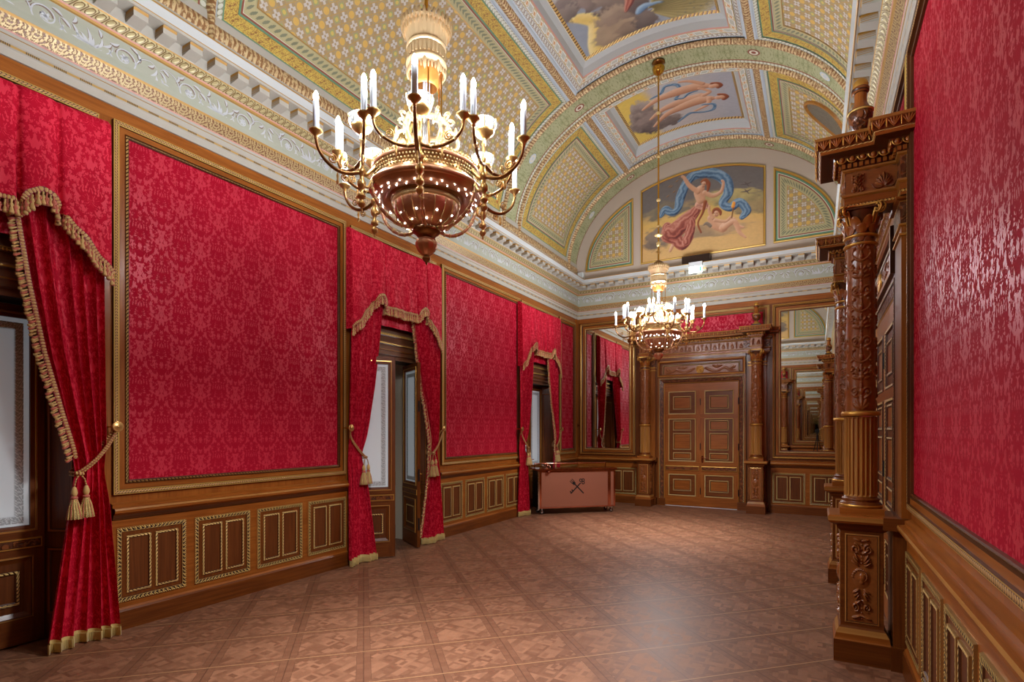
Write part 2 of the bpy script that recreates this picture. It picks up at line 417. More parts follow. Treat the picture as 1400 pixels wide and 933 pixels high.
t = Mat('etched_band', (150, 158, 162), .4); u, v = t.uv(); n = t.noise(t.vec((u / .045).pp(1.0) * 3.0, v * 3.5), 1.0, 2); t.col(t.mix((n - .48).step(-.02, .05), (168, 176, 180), (222, 229, 232)))

# parquet: square panels set at 45 degrees, framed by strips, with diagonal basket work
t = Mat('parquet', (150, 95, 62), .34, spec=.42); X, Y, Z = t.obj()
PS = .515; r = .70711
a = (X * r + Y * r) / PS; b = (X * r - Y * r) / PS
ia, ib = a.floor(), b.floor(); la, lb = a.fract() - .5, b.fract() - .5
brd = (la.abs().mx(lb.abs())).gt(.405)
# inner basket work rotated 45 degrees within each panel
ca = (la + lb) * 3.2; cb = (la - lb) * 3.2
ja, jb = (ca + .5).floor(), (cb + .5).floor(); ka, kb = (ca + .5).fract() - .5, (cb + .5).fract() - .5
par = (ja + jb).mod(2.0); wide = (ka.abs().mx(kb.abs())).lt(.30)
strip = t.fmix(par, ((ka + .5) * 2.0).floor(), ((kb + .5) * 2.0).floor())
rid = t.white(t.vec(ia * 7.13 + ja, ib * 3.71 + jb, strip + par * 3.0 + wide * 9.0))
bs = la.abs().gt(lb.abs()); bl = t.fmix(bs, la, lb)
rb = t.white(t.vec(ia * 1.7 + bs * 5.0, ib * 2.3, (bl * 22.0).floor()))
tone = t.fmix(brd, rid, rb * .3 + .04)
ga = t.fmix(brd, t.fmix(par, ca, cb), t.fmix(bs, lb, la) * 3.2); gb = t.fmix(brd, t.fmix(par, cb, ca), bl * 3.2)
gr = t.noise(t.vec(ga * 34, gb * 3.0), 1.0, 3, .6, .3)
c = t.mix(tone, (118, 77, 55), (162, 113, 84)); c = t.mix(gr * .45, c, (96, 60, 44))
gap = ((la.abs().mx(lb.abs())).gt(.4935)).mx(((la.abs().mx(lb.abs()) - .405).abs()).lt(.003)); c = t.mix(gap * .55, c, (60, 34, 22))
lightstrip = ((lb - .485).abs()).lt(.012); c = t.mix(lightstrip * .5, c, (196, 148, 104))
t.col(c); t.rough(tone * .08 + gr * .12 + .40); t.bump(gr * .25 - gap, .12, .002)
# ------------------------------------------------------------------ floor
mb = MB(); mb.quad((XL - .9, YB - .3, 0), (XR + .5, YB - .3, 0), (XR + .5, YF + .4, 0), (XL - .9, YF + .4, 0), 'parquet')
floor = struct('floor', mb, 'brown oak parquet floor laid in diagonal square panels', 'floor')

# ------------------------------------------------------------------ vault
PH = np.radians(np.linspace(-12, 192, 1633)); _ds = np.hypot(VA * np.sin(PH), VB * np.cos(PH)) * (PH[1] - PH[0])
SA = np.concatenate([[0], np.cumsum((_ds[1:] + _ds[:-1]) / 2)])
def s_of(phi): return np.interp(np.radians(phi), PH, SA)
def phi_of(s): return np.degrees(np.interp(s, SA, PH))
def vp(phi, Y, off=0.0):
    p = np.radians(phi); x, z = XC - VA * np.cos(p), VZ + VB * np.sin(p)
    n = np.stack([-np.cos(p) / VA, np.sin(p) / VB], -1); n /= np.linalg.norm(n, axis=-1)[..., None]
    return np.stack(np.broadcast_arrays(x + n[..., 0] * off, Y, z + n[..., 1] * off), -1)
def vpatch(mb, f0, f1, y0, y1, off, m, ny=1, uvo=(0, 0), step=2.0):
    f = np.linspace(f0, f1, max(2, int(abs(f1 - f0) / step) + 1)); y = np.linspace(y0, y1, ny + 1)
    F, Y = np.meshgrid(f, y, indexing='ij'); s = s_of(F)
    mb.grid(vp(F, Y, off), np.stack([s - uvo[0], Y - uvo[1]], 2), m)
def vstrip_phi(mb, f0, f1, prof, m, step=2.0):
    """strip running round the vault; prof = [(Y, off)] across"""
    f = np.linspace(f0, f1, max(2, int(abs(f1 - f0) / step) + 1)); pr = np.asarray(prof, float)
    F = np.repeat(f[:, None], len(pr), 1); Y = np.repeat(pr[None, :, 0], len(f), 0); O = np.repeat(pr[None, :, 1], len(f), 0)
    v = np.linspace(0, 1, len(pr)); mb.grid(vp(F, Y, O), np.stack(np.broadcast_arrays(s_of(f)[:, None], v[None]), 2), m)
def vstrip_y(mb, y0, y1, prof, m):
    """strip running along the room; prof = [(phi, off)] across"""
    pr = np.asarray(prof, float); y = np.array([y0, y1]); F = np.repeat(pr[None, :, 0], 2, 0); O = np.repeat(pr[None, :, 1], 2, 0)
    v = np.linspace(0, 1, len(pr)); mb.grid(vp(F, y[:, None], O), np.stack(np.broadcast_arrays(y[:, None], v[None]), 2), m)
def vring(mb, R, r, o0, o1, m, step=2.0):
    """mitred ring between two rectangles (s0, s1, y0, y1) on the vault"""
    for k in range(4):
        n = 2 if k % 2 else max(3, int((R[1] - R[0]) / .09)); t = np.linspace(0, 1, n)
        def edge(q):
            s0, s1, y0, y1 = q; cs = [(s0, y0), (s1, y0), (s1, y1), (s0, y1)]; A, B = np.array(cs[k]), np.array(cs[(k + 1) % 4]); return A + (B - A) * t[:, None]
        A, B = edge(R), edge(r); P = np.stack([vp(phi_of(A[:, 0]), A[:, 1], o0), vp(phi_of(B[:, 0]), B[:, 1], o1)], 1)
        L = np.linalg.norm(A - A[0], axis=1); mb.grid(P, np.stack(np.broadcast_arrays(L[:, None], np.array([0., 1.])[None]), 2), m, smooth=False)
def inset(R, d): return (R[0] + d, R[1] - d, R[2] + d, R[3] - d)

mb = MB(); vpatch(mb, -12, 192, YB - .1, YF + .1, .34, 'plaster', 1)
ceiling = struct('ceiling', mb, 'painted and gilded barrel vault over the whole room', 'ceiling')

BAND = (2.71, 8.77)                      # transverse arches that carry the chandeliers
HB = .20
def bump(y0, y1, o0, h, n=6): return [(y0, o0 + .012)] + [(y0 + (y1 - y0) * t, o0 - h * sin(pi * t)) for t in np.linspace(0, 1, n)] + [(y1, o0 + .012)]
def arch_band(yc, lo=True, hi=True):
    mb = MB(); a, b = yc - HB, yc + HB
    vpatch(mb, -8, 188, a + (0 if lo else -.3), b, 0.0, 'band_green', 1, (0, yc - .5))
    g = part('arch_band', mb, ceiling)
    m2 = MB()
    if hi: vstrip_phi(m2, -8, 188, [(b, 0), (b + .015, -.004)], 'line_red'); vstrip_phi(m2, -8, 188, [(b + .015, -.004), (b + .075, -.004)], 'vault_bead'); vstrip_phi(m2, -8, 188, bump(b + .075, b + .165, -.01, .05), 'laurel')
    if lo: vstrip_phi(m2, -8, 188, [(a, 0), (a - .02, -.004)], 'line_blue'); vstrip_phi(m2, -8, 188, bump(a - .12, a - .02, -.01, .05), 'laurel')
    part('laurel_moulding', m2, g)
    m3 = MB(); th = np.linspace(0, 2 * pi, 25)
    for ph, m in ((60, 'line_red'), (120, 'line_red'), (34, 'line_blue'), (146, 'line_blue')):
        s0 = s_of(ph)
        for r0, r1, mm in ((0, .075, m), (.03, .055, 'line_cream')):
            P = np.stack([vp(phi_of(s0 + r * np.cos(th) * 1.25), yc + r * np.sin(th), -.005 - .002 * (mm == 'line_cream')) for r in (r0, r1)], 1); m3.grid(P, np.zeros(P.shape[:2] + (2,)), mm, False)
    part('painted_medallion', m3, g)
for yc in BAND: arch_band(yc)
arch_band(YF - .22); arch_band(YB + .22)
# bays between the arches
BAYS = [(YB + .22 + HB + .165, BAND[0] - HB - .12), (BAND[0] + HB + .165, BAND[1] - HB - .12), (BAND[1] + HB + .165, YF - .22 - HB - .12)]
S62, S118 = s_of(62.3), s_of(117.7)
fresco_rects = []
for (y0, y1) in BAYS:
    for f0, f1 in ((3.0, 58.0), (122.0, 177.0)):
        R = (s_of(f0), s_of(f1), y0, y1); o = .0; mb = MB()
        vring(mb, R, inset(R, .012), -.004, -.004, 'line_blue'); R = inset(R, .012)
        for w, m, dz in ((.055, 'vault_bead', -.008), (.018, 'line_green', 0), (.135, 'coffer_gold', 0), (.022, 'line_green', -.004), (.02, 'line_red', -.004), (.006, 'line_cream', -.006), (.125, 'coffer_leaf', 0), (.012, 'gold_line', -.003)):
            r = inset(R, w); vring(mb, R, r, o + dz, o + dz, m); R = r
        p = part('coffer_border', mb, ceiling)
        mb = MB(); vpatch(mb, float(phi_of(R[0])), float(phi_of(R[1])), R[2], R[3], o + .002, 'coffer_field', 1, ((R[0] + R[1]) / 2, (R[2] + R[3]) / 2)); part('coffer_field', mb, p)
    # ridge panel: gilded ribs, modillion frame, cove, recess for the fresco
    mb = MB()
    for f0, f1 in ((58.0, 62.3), (117.7, 122.0)):
        d = (f1 - f0) / 9
        vstrip_y(mb, y0 - .02, y1 + .02, [(f0, .01), (f0 + d, -.01), (f0 + 2 * d, -.012)], 'line_blue')
        vstrip_y(mb, y0 - .02, y1 + .02, [(f0 + 2 * d, -.012), (f0 + 3 * d, -.03), (f0 + 4.5 * d, -.04), (f0 + 6 * d, -.03), (f0 + 7 * d, -.012)], 'laurel')
        vstrip_y(mb, y0 - .02, y1 + .02, [(f0 + 7 * d, -.012), (f0 + 8 * d, -.01), (f1, .02)], 'line_blue')
    p = part('laurel_rib', mb, ceiling)
    R = (S62, S118, y0, y1); mb = MB(); o = .02
    for w, m, a, b in ((.018, 'line_blue', .0, 0.0), (.07, 'dart_white', 0.0, .01), (.105, 'modillion_strip', .0, .0), (.018, 'pink_line', .0, .01), (.05, 'plaster_white', .01, .09), (.07, 'plaster_white', .09, .13), (.012, 'line_cream', .13, .13), (.042, 'gold_rope', .12, .14)):
        r = inset(R, w); vring(mb, R, r, o + a, o + b, m); R = r
    part('fresco_frame', mb, ceiling); fresco_rects.append((R, o + .14))
# gilded strip along both springings
for f in (0.6, 179.4):
    mb = MB(); vstrip_y(mb, YB, YF, [(f - 2.6, 0), (f - 1.6, -.03), (f, -.04), (f + 1.6, -.03), (f + 2.4, .02)] if f < 90 else [(f + 2.6, 0), (f + 1.6, -.03), (f, -.04), (f - 1.6, -.03), (f - 2.4, .02)], 'laurel'); part('springing_laurel', mb, ceiling)
# oval grille cut into the vault
mb = MB(); th = np.linspace(0, 2 * pi, 41); sc, yc = s_of(148.5), 9.88
def ring(r0, r1, o0, o1, m, ax=.50, ay=.33):
    P = np.stack([vp(phi_of(sc + ax * r * np.cos(th)), yc + ay * r * np.sin(th), o) for r, o in ((r0, o0), (r1, o1))], 1)
    UV = np.stack([np.stack([ax * r * np.cos(th), ay * r * np.sin(th)], -1) for r in (r0, r1)], 1); return P, UV, m
for q in (ring(1, .97, .0, -.03, 0), ring(.97, .90, -.03, -.036, 0), ring(.9, .87, -.036, -.004, 0)): mb.grid(q[0], q[1], 'wood_pale')
vg = part('vent_grille', mb); tag(vg, 'oval perforated brown vent grille set in the vault above the carved portal', 'vent')
mb = MB(); q = ring(.87, 0, -.004, -.004, 0); mb.grid(q[0], q[1], 'vent_mesh'); part('grille_mesh', mb, vg)

# ------------------------------------------------------------------ cornice: one run per wall, mitred in the corners
room = [(XL, YB, 0), (XR, YB, 0), (XR, YF, 0), (XL, YF, 0)]
CPROF = [(0, 4.285, 0), (.018, 4.285, 'plaster'), (.018, 4.348, 'plaster'), (.026, 4.356, 'plaster'), (.026, 4.374, 'bead_reel'), (.034, 4.382, 'plaster'), (.034, 4.425, 'plaster'), (.04, 4.428, 'gold_line'), (.04, 4.452, 'plaster'),
 (.044, 4.462, 'pink_line'), (.082, 4.548, 'acanthus'), (.088, 4.566, 'gold_line'), (.04, 4.578, 'gold_line'), (.035, 4.836, 'frieze_ground'), (.05, 4.842, 'gold_line'), (.055, 4.858, 'gold_line'), (.06, 4.870, 'pink_line'),
 (.112, 4.928, 'egg_dart'), (.118, 4.936, 'gold_line'), (.124, 5.030, 'plaster'), (.262, 5.034, 'plaster'), (.27, 5.030, 'gold_line'), (.27, 5.056, 'plaster'), (.276, 5.060, 'gold_line'), (.30, 5.13, 'plaster_white'), (.30, 5.145, 'gold_line'), (0, 5.16, 'plaster')]
names = {0: ('trim_4', 'behind the camera'), 1: ('trim_2', 'above the carved portal wall'), 2: ('trim_3', 'above the far door wall'), 3: ('trim_1', 'above the curtained windows')}
scroll_src = None
def scroll_motif():
    """one repeat of the painted arabesque, in (x, z) on a 1.0 x .26 field"""
    L = []
    def spiral(cx, cz, r, turns, a0, sgn, m, w):
        t = np.linspace(0, 1, 34); a = a0 + sgn * turns * 2 * pi * t; rr = r * (1 - .82 * t); L.append((np.stack([cx + rr * np.cos(a), cz + rr * np.sin(a)], 1), w * (1 - .45 * t), m))
    def stem(pts, w, m): P = smooth_path(pts, 6); L.append((P, np.linspace(w, w * .4, len(P)), m))
    def leaf(x, z, a, l, w, m): t = np.linspace(0, 1, 7); L.append((np.stack([x + l * t * cos(a) + .15 * l * np.sin(pi * t) * -sin(a), z + l * t * sin(a) + .15 * l * np.sin(pi * t) * cos(a)], 1), w * np.sin(pi * np.clip(t * .93 + .05, 0, 1)), m))
    for sx in (-1, 1):
        for dx, m, e in ((.008, 'scroll_brown', 1.7), (0, 'scroll_light', 1.1)):
            spiral(.5 + sx * .25 + dx, .128 - dx, .104, 1.7, pi if sx > 0 else 0, sx, m, .011 * e)
            stem([(.5 + sx * .02, .03 - dx), (.5 + sx * .09 + dx, .05), (.5 + sx * .16, .12), (.5 + sx * .17, .17)], .011 * e, m)
            stem([(.5 + sx * .33, .12 - dx), (.5 + sx * .37, .19), (.5 + sx * .44, .215), (.5 + sx * .49, .18)], .009 * e, m)
            for x, z, a, l in ((.06, .09, 1.2, .10), (.1, .13, .7, .08), (.13, .06, -.4, .08), (.36, .16, 1.9, .07), (.40, .06, .3, .08), (.44, .1, 1.0, .09), (.36, .05, -.9, .05), (.47, .05, 1.4, .07), (.15, .19, .4, .07), (.35, .21, 2.6, .07), (.30, .02, .1, .08), (.2, .02, 3.0, .08), (.42, .17, .6, .06), (.09, .19, 1.9, .06)):
                leaf(.5 + sx * x, z - dx, a if sx > 0 else pi - a, l, .017 * e, m)
    for dx, m, e in ((.005, 'scroll_brown', 1.6), (0, 'scroll_light', 1.15)):
        for k in range(7): leaf(.5, .06 - dx, pi / 2 + (k - 3) * .42, .10 + .05 * (k == 3), .02 * e, m)
        for c in ((.25, .125), (.75, .125)):
            for k in range(6): leaf(c[0], c[1] - dx, k * pi / 3, .036, .016 * e, m)
        stem([(.42, .035), (.5, .02), (.58, .035)], .012 * e, m)
    return L
SCROLL = scroll_motif()
def ribbon(mb, P2, w, m, to3, lift):
    t = np.gradient(P2, axis=0); t /= np.linalg.norm(t, axis=1)[:, None] + 1e-9; n = np.stack([-t[:, 1], t[:, 0]], 1)
    w = np.broadcast_to(np.asarray(w, float), (len(P2),)) / 2
    G = np.stack([to3(P2 + n * w[:, None], lift), to3(P2 - n * w[:, None], lift)], 1); mb.grid(G, np.zeros(G.shape[:2] + (2,)), m, False)
for i in (3, 1, 2, 0):
    A, B = np.array(room[i], float), np.array(room[(i + 1) % 4], float); d = (B - A) / np.linalg.norm(B - A); nin = np.array([-d[1], d[0], 0]); LEN = np.linalg.norm(B - A)
    mb = MB(); mould(mb, room, (0, 0, 1), [(p, z) for p, z, _ in CPROF], [m for _, _, m in CPROF[1:]], True, [i])
    tr = struct(names[i][0], mb, 'grey and gilt plaster cornice ' + names[i][1], 'cornice')
    mb = MB(); n = int(LEN / .2235); off = (LEN - n * .2235) / 2
    if i == 3: off = (2.526 - .055 - YB) % .2235; 
    for k in range(n + 1):
        s = (LEN - (off + k * .2235) - .11) if i == 3 else off + k * .2235
        if s < .15 or s + .11 > LEN - .15: continue
        a = A + d * s; b = A + d * (s + .11); q = lambda P, p, z: P + nin * p + np.array([0, 0, z])
        p0, p1, z0, z1 = .12, .245, 4.945, 5.032
        mb.quad(q(a, p1, z0 + .02), q(b, p1, z0 + .02), q(b, p1, z1), q(a, p1, z1), 'plaster'); mb.quad(q(a, p1, z1 - .022), q(b, p1, z1 - .022), q(b, p1 + .008, z1), q(a, p1 + .008, z1), 'gold_line')
        mb.quad(q(a, p0, z0), q(b, p0, z0), q(b, p1, z0 + .02), q(a, p1, z0 + .02), 'plaster')
        for e, m in ((a, 'gilt_soft'), (b, 'gilt_soft')):
            mb.quad(q(e, p0, z0), q(e, p1, z0 + .02), q(e, p1, z1 - .022), q(e, p0, z1 - .022), 'plaster'); mb.quad(q(e, p0, z1 - .022), q(e, p1, z1 - .022), q(e, p1, z1), q(e, p0, z1), m)
            for zz in (4.972, 4.988, 5.0):
                ee = e + d * (.002 if e is b else -.002); mb.quad(q(ee, p0, zz), q(ee, p1, zz), q(ee, p1, zz + .006), q(ee, p0, zz + .006), 'gold_line')
    part('modillion_course', mb, tr)
    mb = MB(); k = int(LEN / .98); pit = LEN / k
    for j in range(k):
        for P2, w, m in SCROLL:
            to3 = lambda Q, l, j=j: A + d * ((j + Q[:, :1]) * pit) + nin * (.0368 + l) + np.array([0, 0, 1.0]) * (4.578 + Q[:, 1:])
            ribbon(mb, P2, w, m, to3, .0016 if m == 'scroll_light' else .0006)
    part('painted_scrollwork', mb, tr)
# plaster strip of wall between cornice and vault
# ------------------------------------------------------------------ side walls
def wallquad(mb, x, y0, y1, z0, z1, m, off=0.0):
    if y1 > y0: mb.quad((x, y0, z0), (x, y1, z0), (x, y1, z1), (x, y0, z1), m)
# ------------------------------------------------------------------ panelling
# a wall frame: local x runs along the wall, y out into the room, z up
class Wall:
    def __init__(self, o, ex, ey): self.o, self.ex, self.ey = np.array(o, float), np.array(ex, float), np.array(ey, float)
    def p(self, x, y, z): return self.o + self.ex * x + self.ey * y + np.array([0, 0, 1.0]) * z
    def rect(self, x0, x1, z0, z1, y=0.0):
        q = [self.p(x0, y, z0), self.p(x1, y, z0), self.p(x1, y, z1), self.p(x0, y, z1)]
        n = np.cross(q[1] - q[0], q[3] - q[0]); return q if n @ self.ey > 0 else q[::-1]
    def quad(self, mb, x0, x1, z0, z1, y, m, uvlen=False, horiz=None):
        uv = None
        if uvlen: uv = [[x0, z0], [x1, z0], [x1, z1], [x0, z1]]
        elif horiz is not None:
            uv = [[x0, z0], [x1, z0], [x1, z1], [x0, z1]] if horiz else [[z0, x0], [z0, x1], [z1, x1], [z1, x0]]
        mb.quad(self.p(x0, y, z0), self.p(x1, y, z0), self.p(x1, y, z1), self.p(x0, y, z1), m, uv)
    def box(self, mb, x0, x1, y0, y1, z0, z1, m):
        b = MB(); b.box(x0, x1, y0, y1, z0, z1, m); M = np.eye(4); M[:3, 0] = self.ex; M[:3, 1] = self.ey; M[:3, 2] = (0, 0, 1); M[:3, 3] = self.o
        mb.ch += b.xform(M).ch
    def frame(self, mb, x0, x1, z0, z1, prof, mats, y=0.0): mould(mb, self.rect(x0, x1, z0, z1, y), self.ey, prof, mats)
    def run(self, mb, x0, x1, prof, mats):
        """horizontal moulding: prof = [(out, z)]"""
        for j in range(len(prof) - 1):
            (a, z), (b, w) = prof[j], prof[j + 1]; m = mats if isinstance(mats, str) else mats[j]; L = math.hypot(a - b, z - w); vs = L if m.startswith('wood') else 1
            mb.add([self.p(x0, a, z), self.p(x1, a, z), self.p(x1, b, w), self.p(x0, b, w)], [[0, 1, 2, 3]], [[[x0, z], [x1, z], [x1, z + vs], [x0, z + vs]] if m.startswith('wood') and m not in ('wood_dentil', 'wood_egg', 'wood_flute', 'wood_carved') else [[x0, 0], [x1, 0], [x1, 1], [x0, 1]]], m)
WL = Wall((XL, 0, 0), (0, 1, 0), (1, 0, 0)); WR = Wall((XR, 0, 0), (0, 1, 0), (-1, 0, 0))
WF = Wall((0, YF, 0), (1, 0, 0), (0, -1, 0)); WB = Wall((0, YB, 0), (1, 0, 0), (0, 1, 0))

FPROF = [(0, 0), (0, .03), (.008, .034), (.030, .030), (.040, .034), (.042, .018), (.086, .018), (.09, .03), (.094, .012), (.108, .026), (.116, .022), (.118, .006)]
FMATS = ['wood_dark', 'gilt_line', 'gilt_chain', 'gilt_line', 'wood_dark', 'wood_panel', 'wood_mid', 'wood_dark', 'gilt_bead_fine', 'wood_dark', 'wood_dark']
def hanging(W, x0, x1, label, z0=1.11, z1=4.175, group='framed damask wall hangings'):
    mb = MB(); W.frame(mb, x0, x1, z0, z1, FPROF, FMATS)
    cx = W.p((x0 + x1) / 2, 0, z0)
    root = thing('damask_hanging', label, 'wall hanging', tuple(cx), 0, group)
    part('gilded_frame', mb, root, 'gilded and beaded wooden frame', cx)
    mb = MB(); W.quad(mb, x0 + .117, x1 - .117, z0 + .117, z1 - .117, .007, 'damask_wall', True); part('damask_cloth', mb, root, None, cx); return root
def dado(W, x0, x1, n, parent, depth=.03, zt=.985, zb=.0, z0=.225, z1=.838, gap=.075):
    """panelled dado: skirting, field, cap rail; each panel a part with its gilded mouldings"""
    mb = MB(); d = depth
    W.run(mb, x0, x1, [(d + .022, 0), (d + .022, .15), (d + .012, .165), (d, .18), (d, .90), (d + .012, .91), (d + .02, .93), (d + .022, .945), (d + .05, .965), (d + .055, .985), (d + .05, 1.0), (d + .012, 1.005), (d + .012, 1.03), (0, 1.045)],
          ['wood_mid', 'wood_mid', 'wood_panel', 'wood_panel', 'wood_dark', 'wood_dark', 'wood_dark', 'wood_panel', 'wood_panel', 'wood_pale', 'wood_panel', 'wood_panel', 'wood_panel'])
    for xx in (x0, x1): mb.quad(W.p(xx, 0, 0), W.p(xx, d, 0), W.p(xx, d, 1.0), W.p(xx, 0, 1.0), 'wood_mid')
    root = part('dado_field', mb, parent)
    w = (x1 - x0 - .03 * 2 - gap * (n - 1)) / n
    for k in range(n):
        a = x0 + .03 + k * (w + gap); b = a + w; mb = MB()
        W.frame(mb, a, b, z0, z1, [(0, 0), (.004, .012), (.034, .010), (.040, .003)], ['gilt', 'gilt_leaf', 'wood_dark'], d)
        W.quad(mb, a + .04, b - .04, z0 + .04, z1 - .04, d + .003, 'wood_mid', horiz=False)
        p = part('dado_panel', mb, root); iw = (b - a - .04 * 2 - .03 * 3) / 2
        mb = MB()
        for q in range(2):
            c = a + .04 + .03 + q * (iw + .03); W.frame(mb, c, c + iw, z0 + .07, z1 - .07, [(0, .003), (.003, .014), (.017, .014), (.024, .0045)], ['gilt', 'gilt_bead_fine', 'wood_dark'], d)
            W.quad(mb, c + .024, c + iw - .024, z0 + .094, z1 - .094, d + .0045, 'wood_recess', horiz=False)
        part('beaded_panel', mb, p)
    return root

# window openings in the window wall: centre, half width at the wall face
WIN = [1.255, 5.615, 9.99]; WH = .74; WTOP = 3.06
mb = MB(); ys = [YB]
for c in WIN: ys += [c - WH, c + WH]
ys.append(YF)
for k in range(0, len(ys), 2): WL.quad(mb, ys[k], ys[k + 1], 0, ZW - .11, 0, 'wood_panel', horiz=False)
for c in WIN: WL.quad(mb, c - WH, c + WH, WTOP, ZW - .11, 0, 'wood_pale', horiz=False)
e = [YB, .9, 2.9, 4.1, 5.9, 7.7, 9.3, 10.6, YF]
for a, b in zip(e, e[1:]):
    o = rng.random() * 9; mb.quad(WL.p(a, 0, ZW - .11), WL.p(b, 0, ZW - .11), WL.p(b, 0, ZW), WL.p(a, 0, ZW), 'wood_panel', [[a + o, o], [b + o, o], [b + o, o + .11], [a + o, o + .11]])
WL.quad(mb, YB, YF, ZW, 5.6, 0, 'plaster')
wall_left = struct('wall_left', mb, 'wood panelled wall with three curtained tall windows', 'wall')
mb = MB(); WR.quad(mb, YB, YF, 0, ZW, 0, 'wood_panel', horiz=False); WR.quad(mb, YB, YF, ZW, 5.6, 0, 'plaster')
wall_right = struct('wall_right', mb, 'wood panelled wall with the large carved portal', 'wall')

hanging(WL, 2.203, 4.681, 'large framed red damask panel beside the first curtained window')
hanging(WL, 6.60, 9.095, 'framed red damask panel between the ajar French doors and the curtain by the bar cart')
hanging(WL, 10.90, 11.815, 'narrow framed red damask panel in the far corner beside the mirror')
hanging(WR, 1.94, 4.425, 'red damask panel close to the camera beside the carved portal')
hanging(WR, 4.46, 7.06, 'low red damask panel above the cornice of the carved portal on the red wall', 3.60)
hanging(WR, 7.10, 9.58, 'red damask panel behind the carved portal columns')
hanging(WR, 9.66, 11.80, 'red damask panel ending at the far mirror corner')
for a, b, n in ((-.5, .40, 1), (2.19, 4.70, 4), (6.52, 9.13, 4), (10.88, 11.90, 1)): dado(WL, a, b, n, wall_left)
for a, b, n in ((-.55, 1.28, 3), (1.32, 4.43, 5), (7.08, 9.6, 4), (9.64, 11.8, 3)): dado(WR, a, b, n, wall_right)
# gilded strips framing the window bays
for c in WIN:
    mb = MB(); a, b = c - .847, c + .847
    P = [WL.p(b, 0, 0), WL.p(b, 0, 4.16), WL.p(a, 0, 4.16), WL.p(a, 0, 0)]
    mould(mb, P, WL.ey, [(0, 0), (0, .026), (.008, .03), (.03, .026), (.04, .03), (.044, 0)], ['wood_dark', 'gilt_line', 'gilt_chain', 'gilt_line', 'wood_dark'], False); part('gilded_strip', mb, wall_left)
mb = MB(); WL.box(mb, 11.86, 11.955, 0, .04, 0, ZW - .005, 'wood_panel'); part('corner_pilaster', mb, wall_left)
# ------------------------------------------------------------------ carved relief painted as a height field
class Relief:
    def __init__(self, W, H, wrap=False): self.W, self.H, self.wrap = W, H, wrap; self.h = np.zeros((H, W)); self.Y, self.X = np.mgrid[0:H, 0:W].astype(float)
    def blob(self, x, y, rx, ry, a=0.0, h=1.0, p=.5):
        for dx in ((-self.W, 0, self.W) if self.wrap else (0,)):
            X, Y = self.X - x - dx, self.Y - y; u, v = X * cos(a) + Y * sin(a), -X * sin(a) + Y * cos(a)
            d = 1 - (u / rx) ** 2 - (v / ry) ** 2; self.h = np.maximum(self.h, h * np.clip(d, 0, 1) ** p)
    def leaf(self, x, y, a, L, w, h=1.0):
        self.blob(x + cos(a) * L / 2, y + sin(a) * L / 2, L / 2, w / 2, a, h); self.blob(x + cos(a) * L / 2, y + sin(a) * L / 2, L / 2.2, w / 9, a, h * 1.25)
    def curve(self, pts, w, h=.8):
        P = smooth_path(pts, 7); n = len(P)
        for i, (x, y) in enumerate(P): r = w * (1 - .5 * i / n); self.blob(x, y, r, r, 0, h)
    def spiral(self, x, y, r, turns, a0, s, w, h=.8):
        for t in np.linspace(0, 1, int(26 * turns)): rr = r * (1 - .85 * t); a = a0 + s * turns * 2 * pi * t; q = w * (1 - .4 * t); self.blob(x + rr * cos(a), y + rr * sin(a), q, q, 0, h)
def candelabrum(R, cx, y0, y1, k=1.0):
    """symmetrical grotesque: acanthus cup, stems, scrolls, fruit and a bird-like spray"""
    y = y0; n = 0; rr = random.Random(3)
    for i in range(5): R.leaf(cx, y, pi / 2 + (i - 2) * .45, (26 - 3 * abs(i - 2)) * k, 8 * k, .9)
    y += 26 * k
    while y < y1 - 20 * k:
        R.curve([(cx, y - 14 * k), (cx, y + 20 * k)], 2.4 * k, .7)
        for s in (-1, 1):
            if n % 3 == 0:
                R.spiral(cx + s * 12 * k, y + 8 * k, 9 * k, 1.5, pi if s > 0 else 0, -s, 1.9 * k); R.leaf(cx + s * 5 * k, y - 4 * k, pi / 2 - s * 1.0, 15 * k, 5 * k); R.blob(cx + s * 12 * k, y + 8 * k, 3 * k, 3 * k, 0, 1.1)
            elif n % 3 == 1:
                for q in range(3): R.leaf(cx + s * 3 * k, y + q * 7 * k, pi / 2 - s * (1.25 - q * .3), (16 - q * 3) * k, 5.2 * k)
                for q in range(4): R.blob(cx + s * (15 + 3 * (q % 2)) * k, y + (12 + 4 * q) * k, 2.5 * k, 2.5 * k, 0, 1.1)
            else:
                R.curve([(cx + s * 2 * k, y), (cx + s * 10 * k, y + 4 * k), (cx + s * 18 * k, y + 14 * k), (cx + s * 14 * k, y + 24 * k)], 1.9 * k); R.leaf(cx + s * 14 * k, y + 5 * k, -.5 if s > 0 else pi + .5, 9 * k, 4 * k); R.blob(cx + s * 14 * k, y + 24 * k, 3.4 * k, 3.4 * k, 0, 1.0)
        R.blob(cx, y + 9 * k, 4.2 * k, 6.5 * k, 0, 1.05)
        if n % 3 == 1: R.blob(cx, y + 4 * k, 6 * k, 4 * k, 0, 1.2)
        y += 32 * k; n += 1
    for i in range(3): R.leaf(cx, y - 12 * k, pi / 2 + (i - 1) * .6, 18 * k, 6 * k)
RC = Relief(168, 300, True)
for q in range(3): candelabrum(RC, 28 + 56 * q, 2, 296, .95)
for q in range(3):
    for yy in (40, 105, 170, 235): RC.leaf(56 * q, yy, pi / 2, 16, 6, .6); RC.blob(56 * q, yy + 24, 3, 3, 0, .8)
RP = Relief(70, 190)
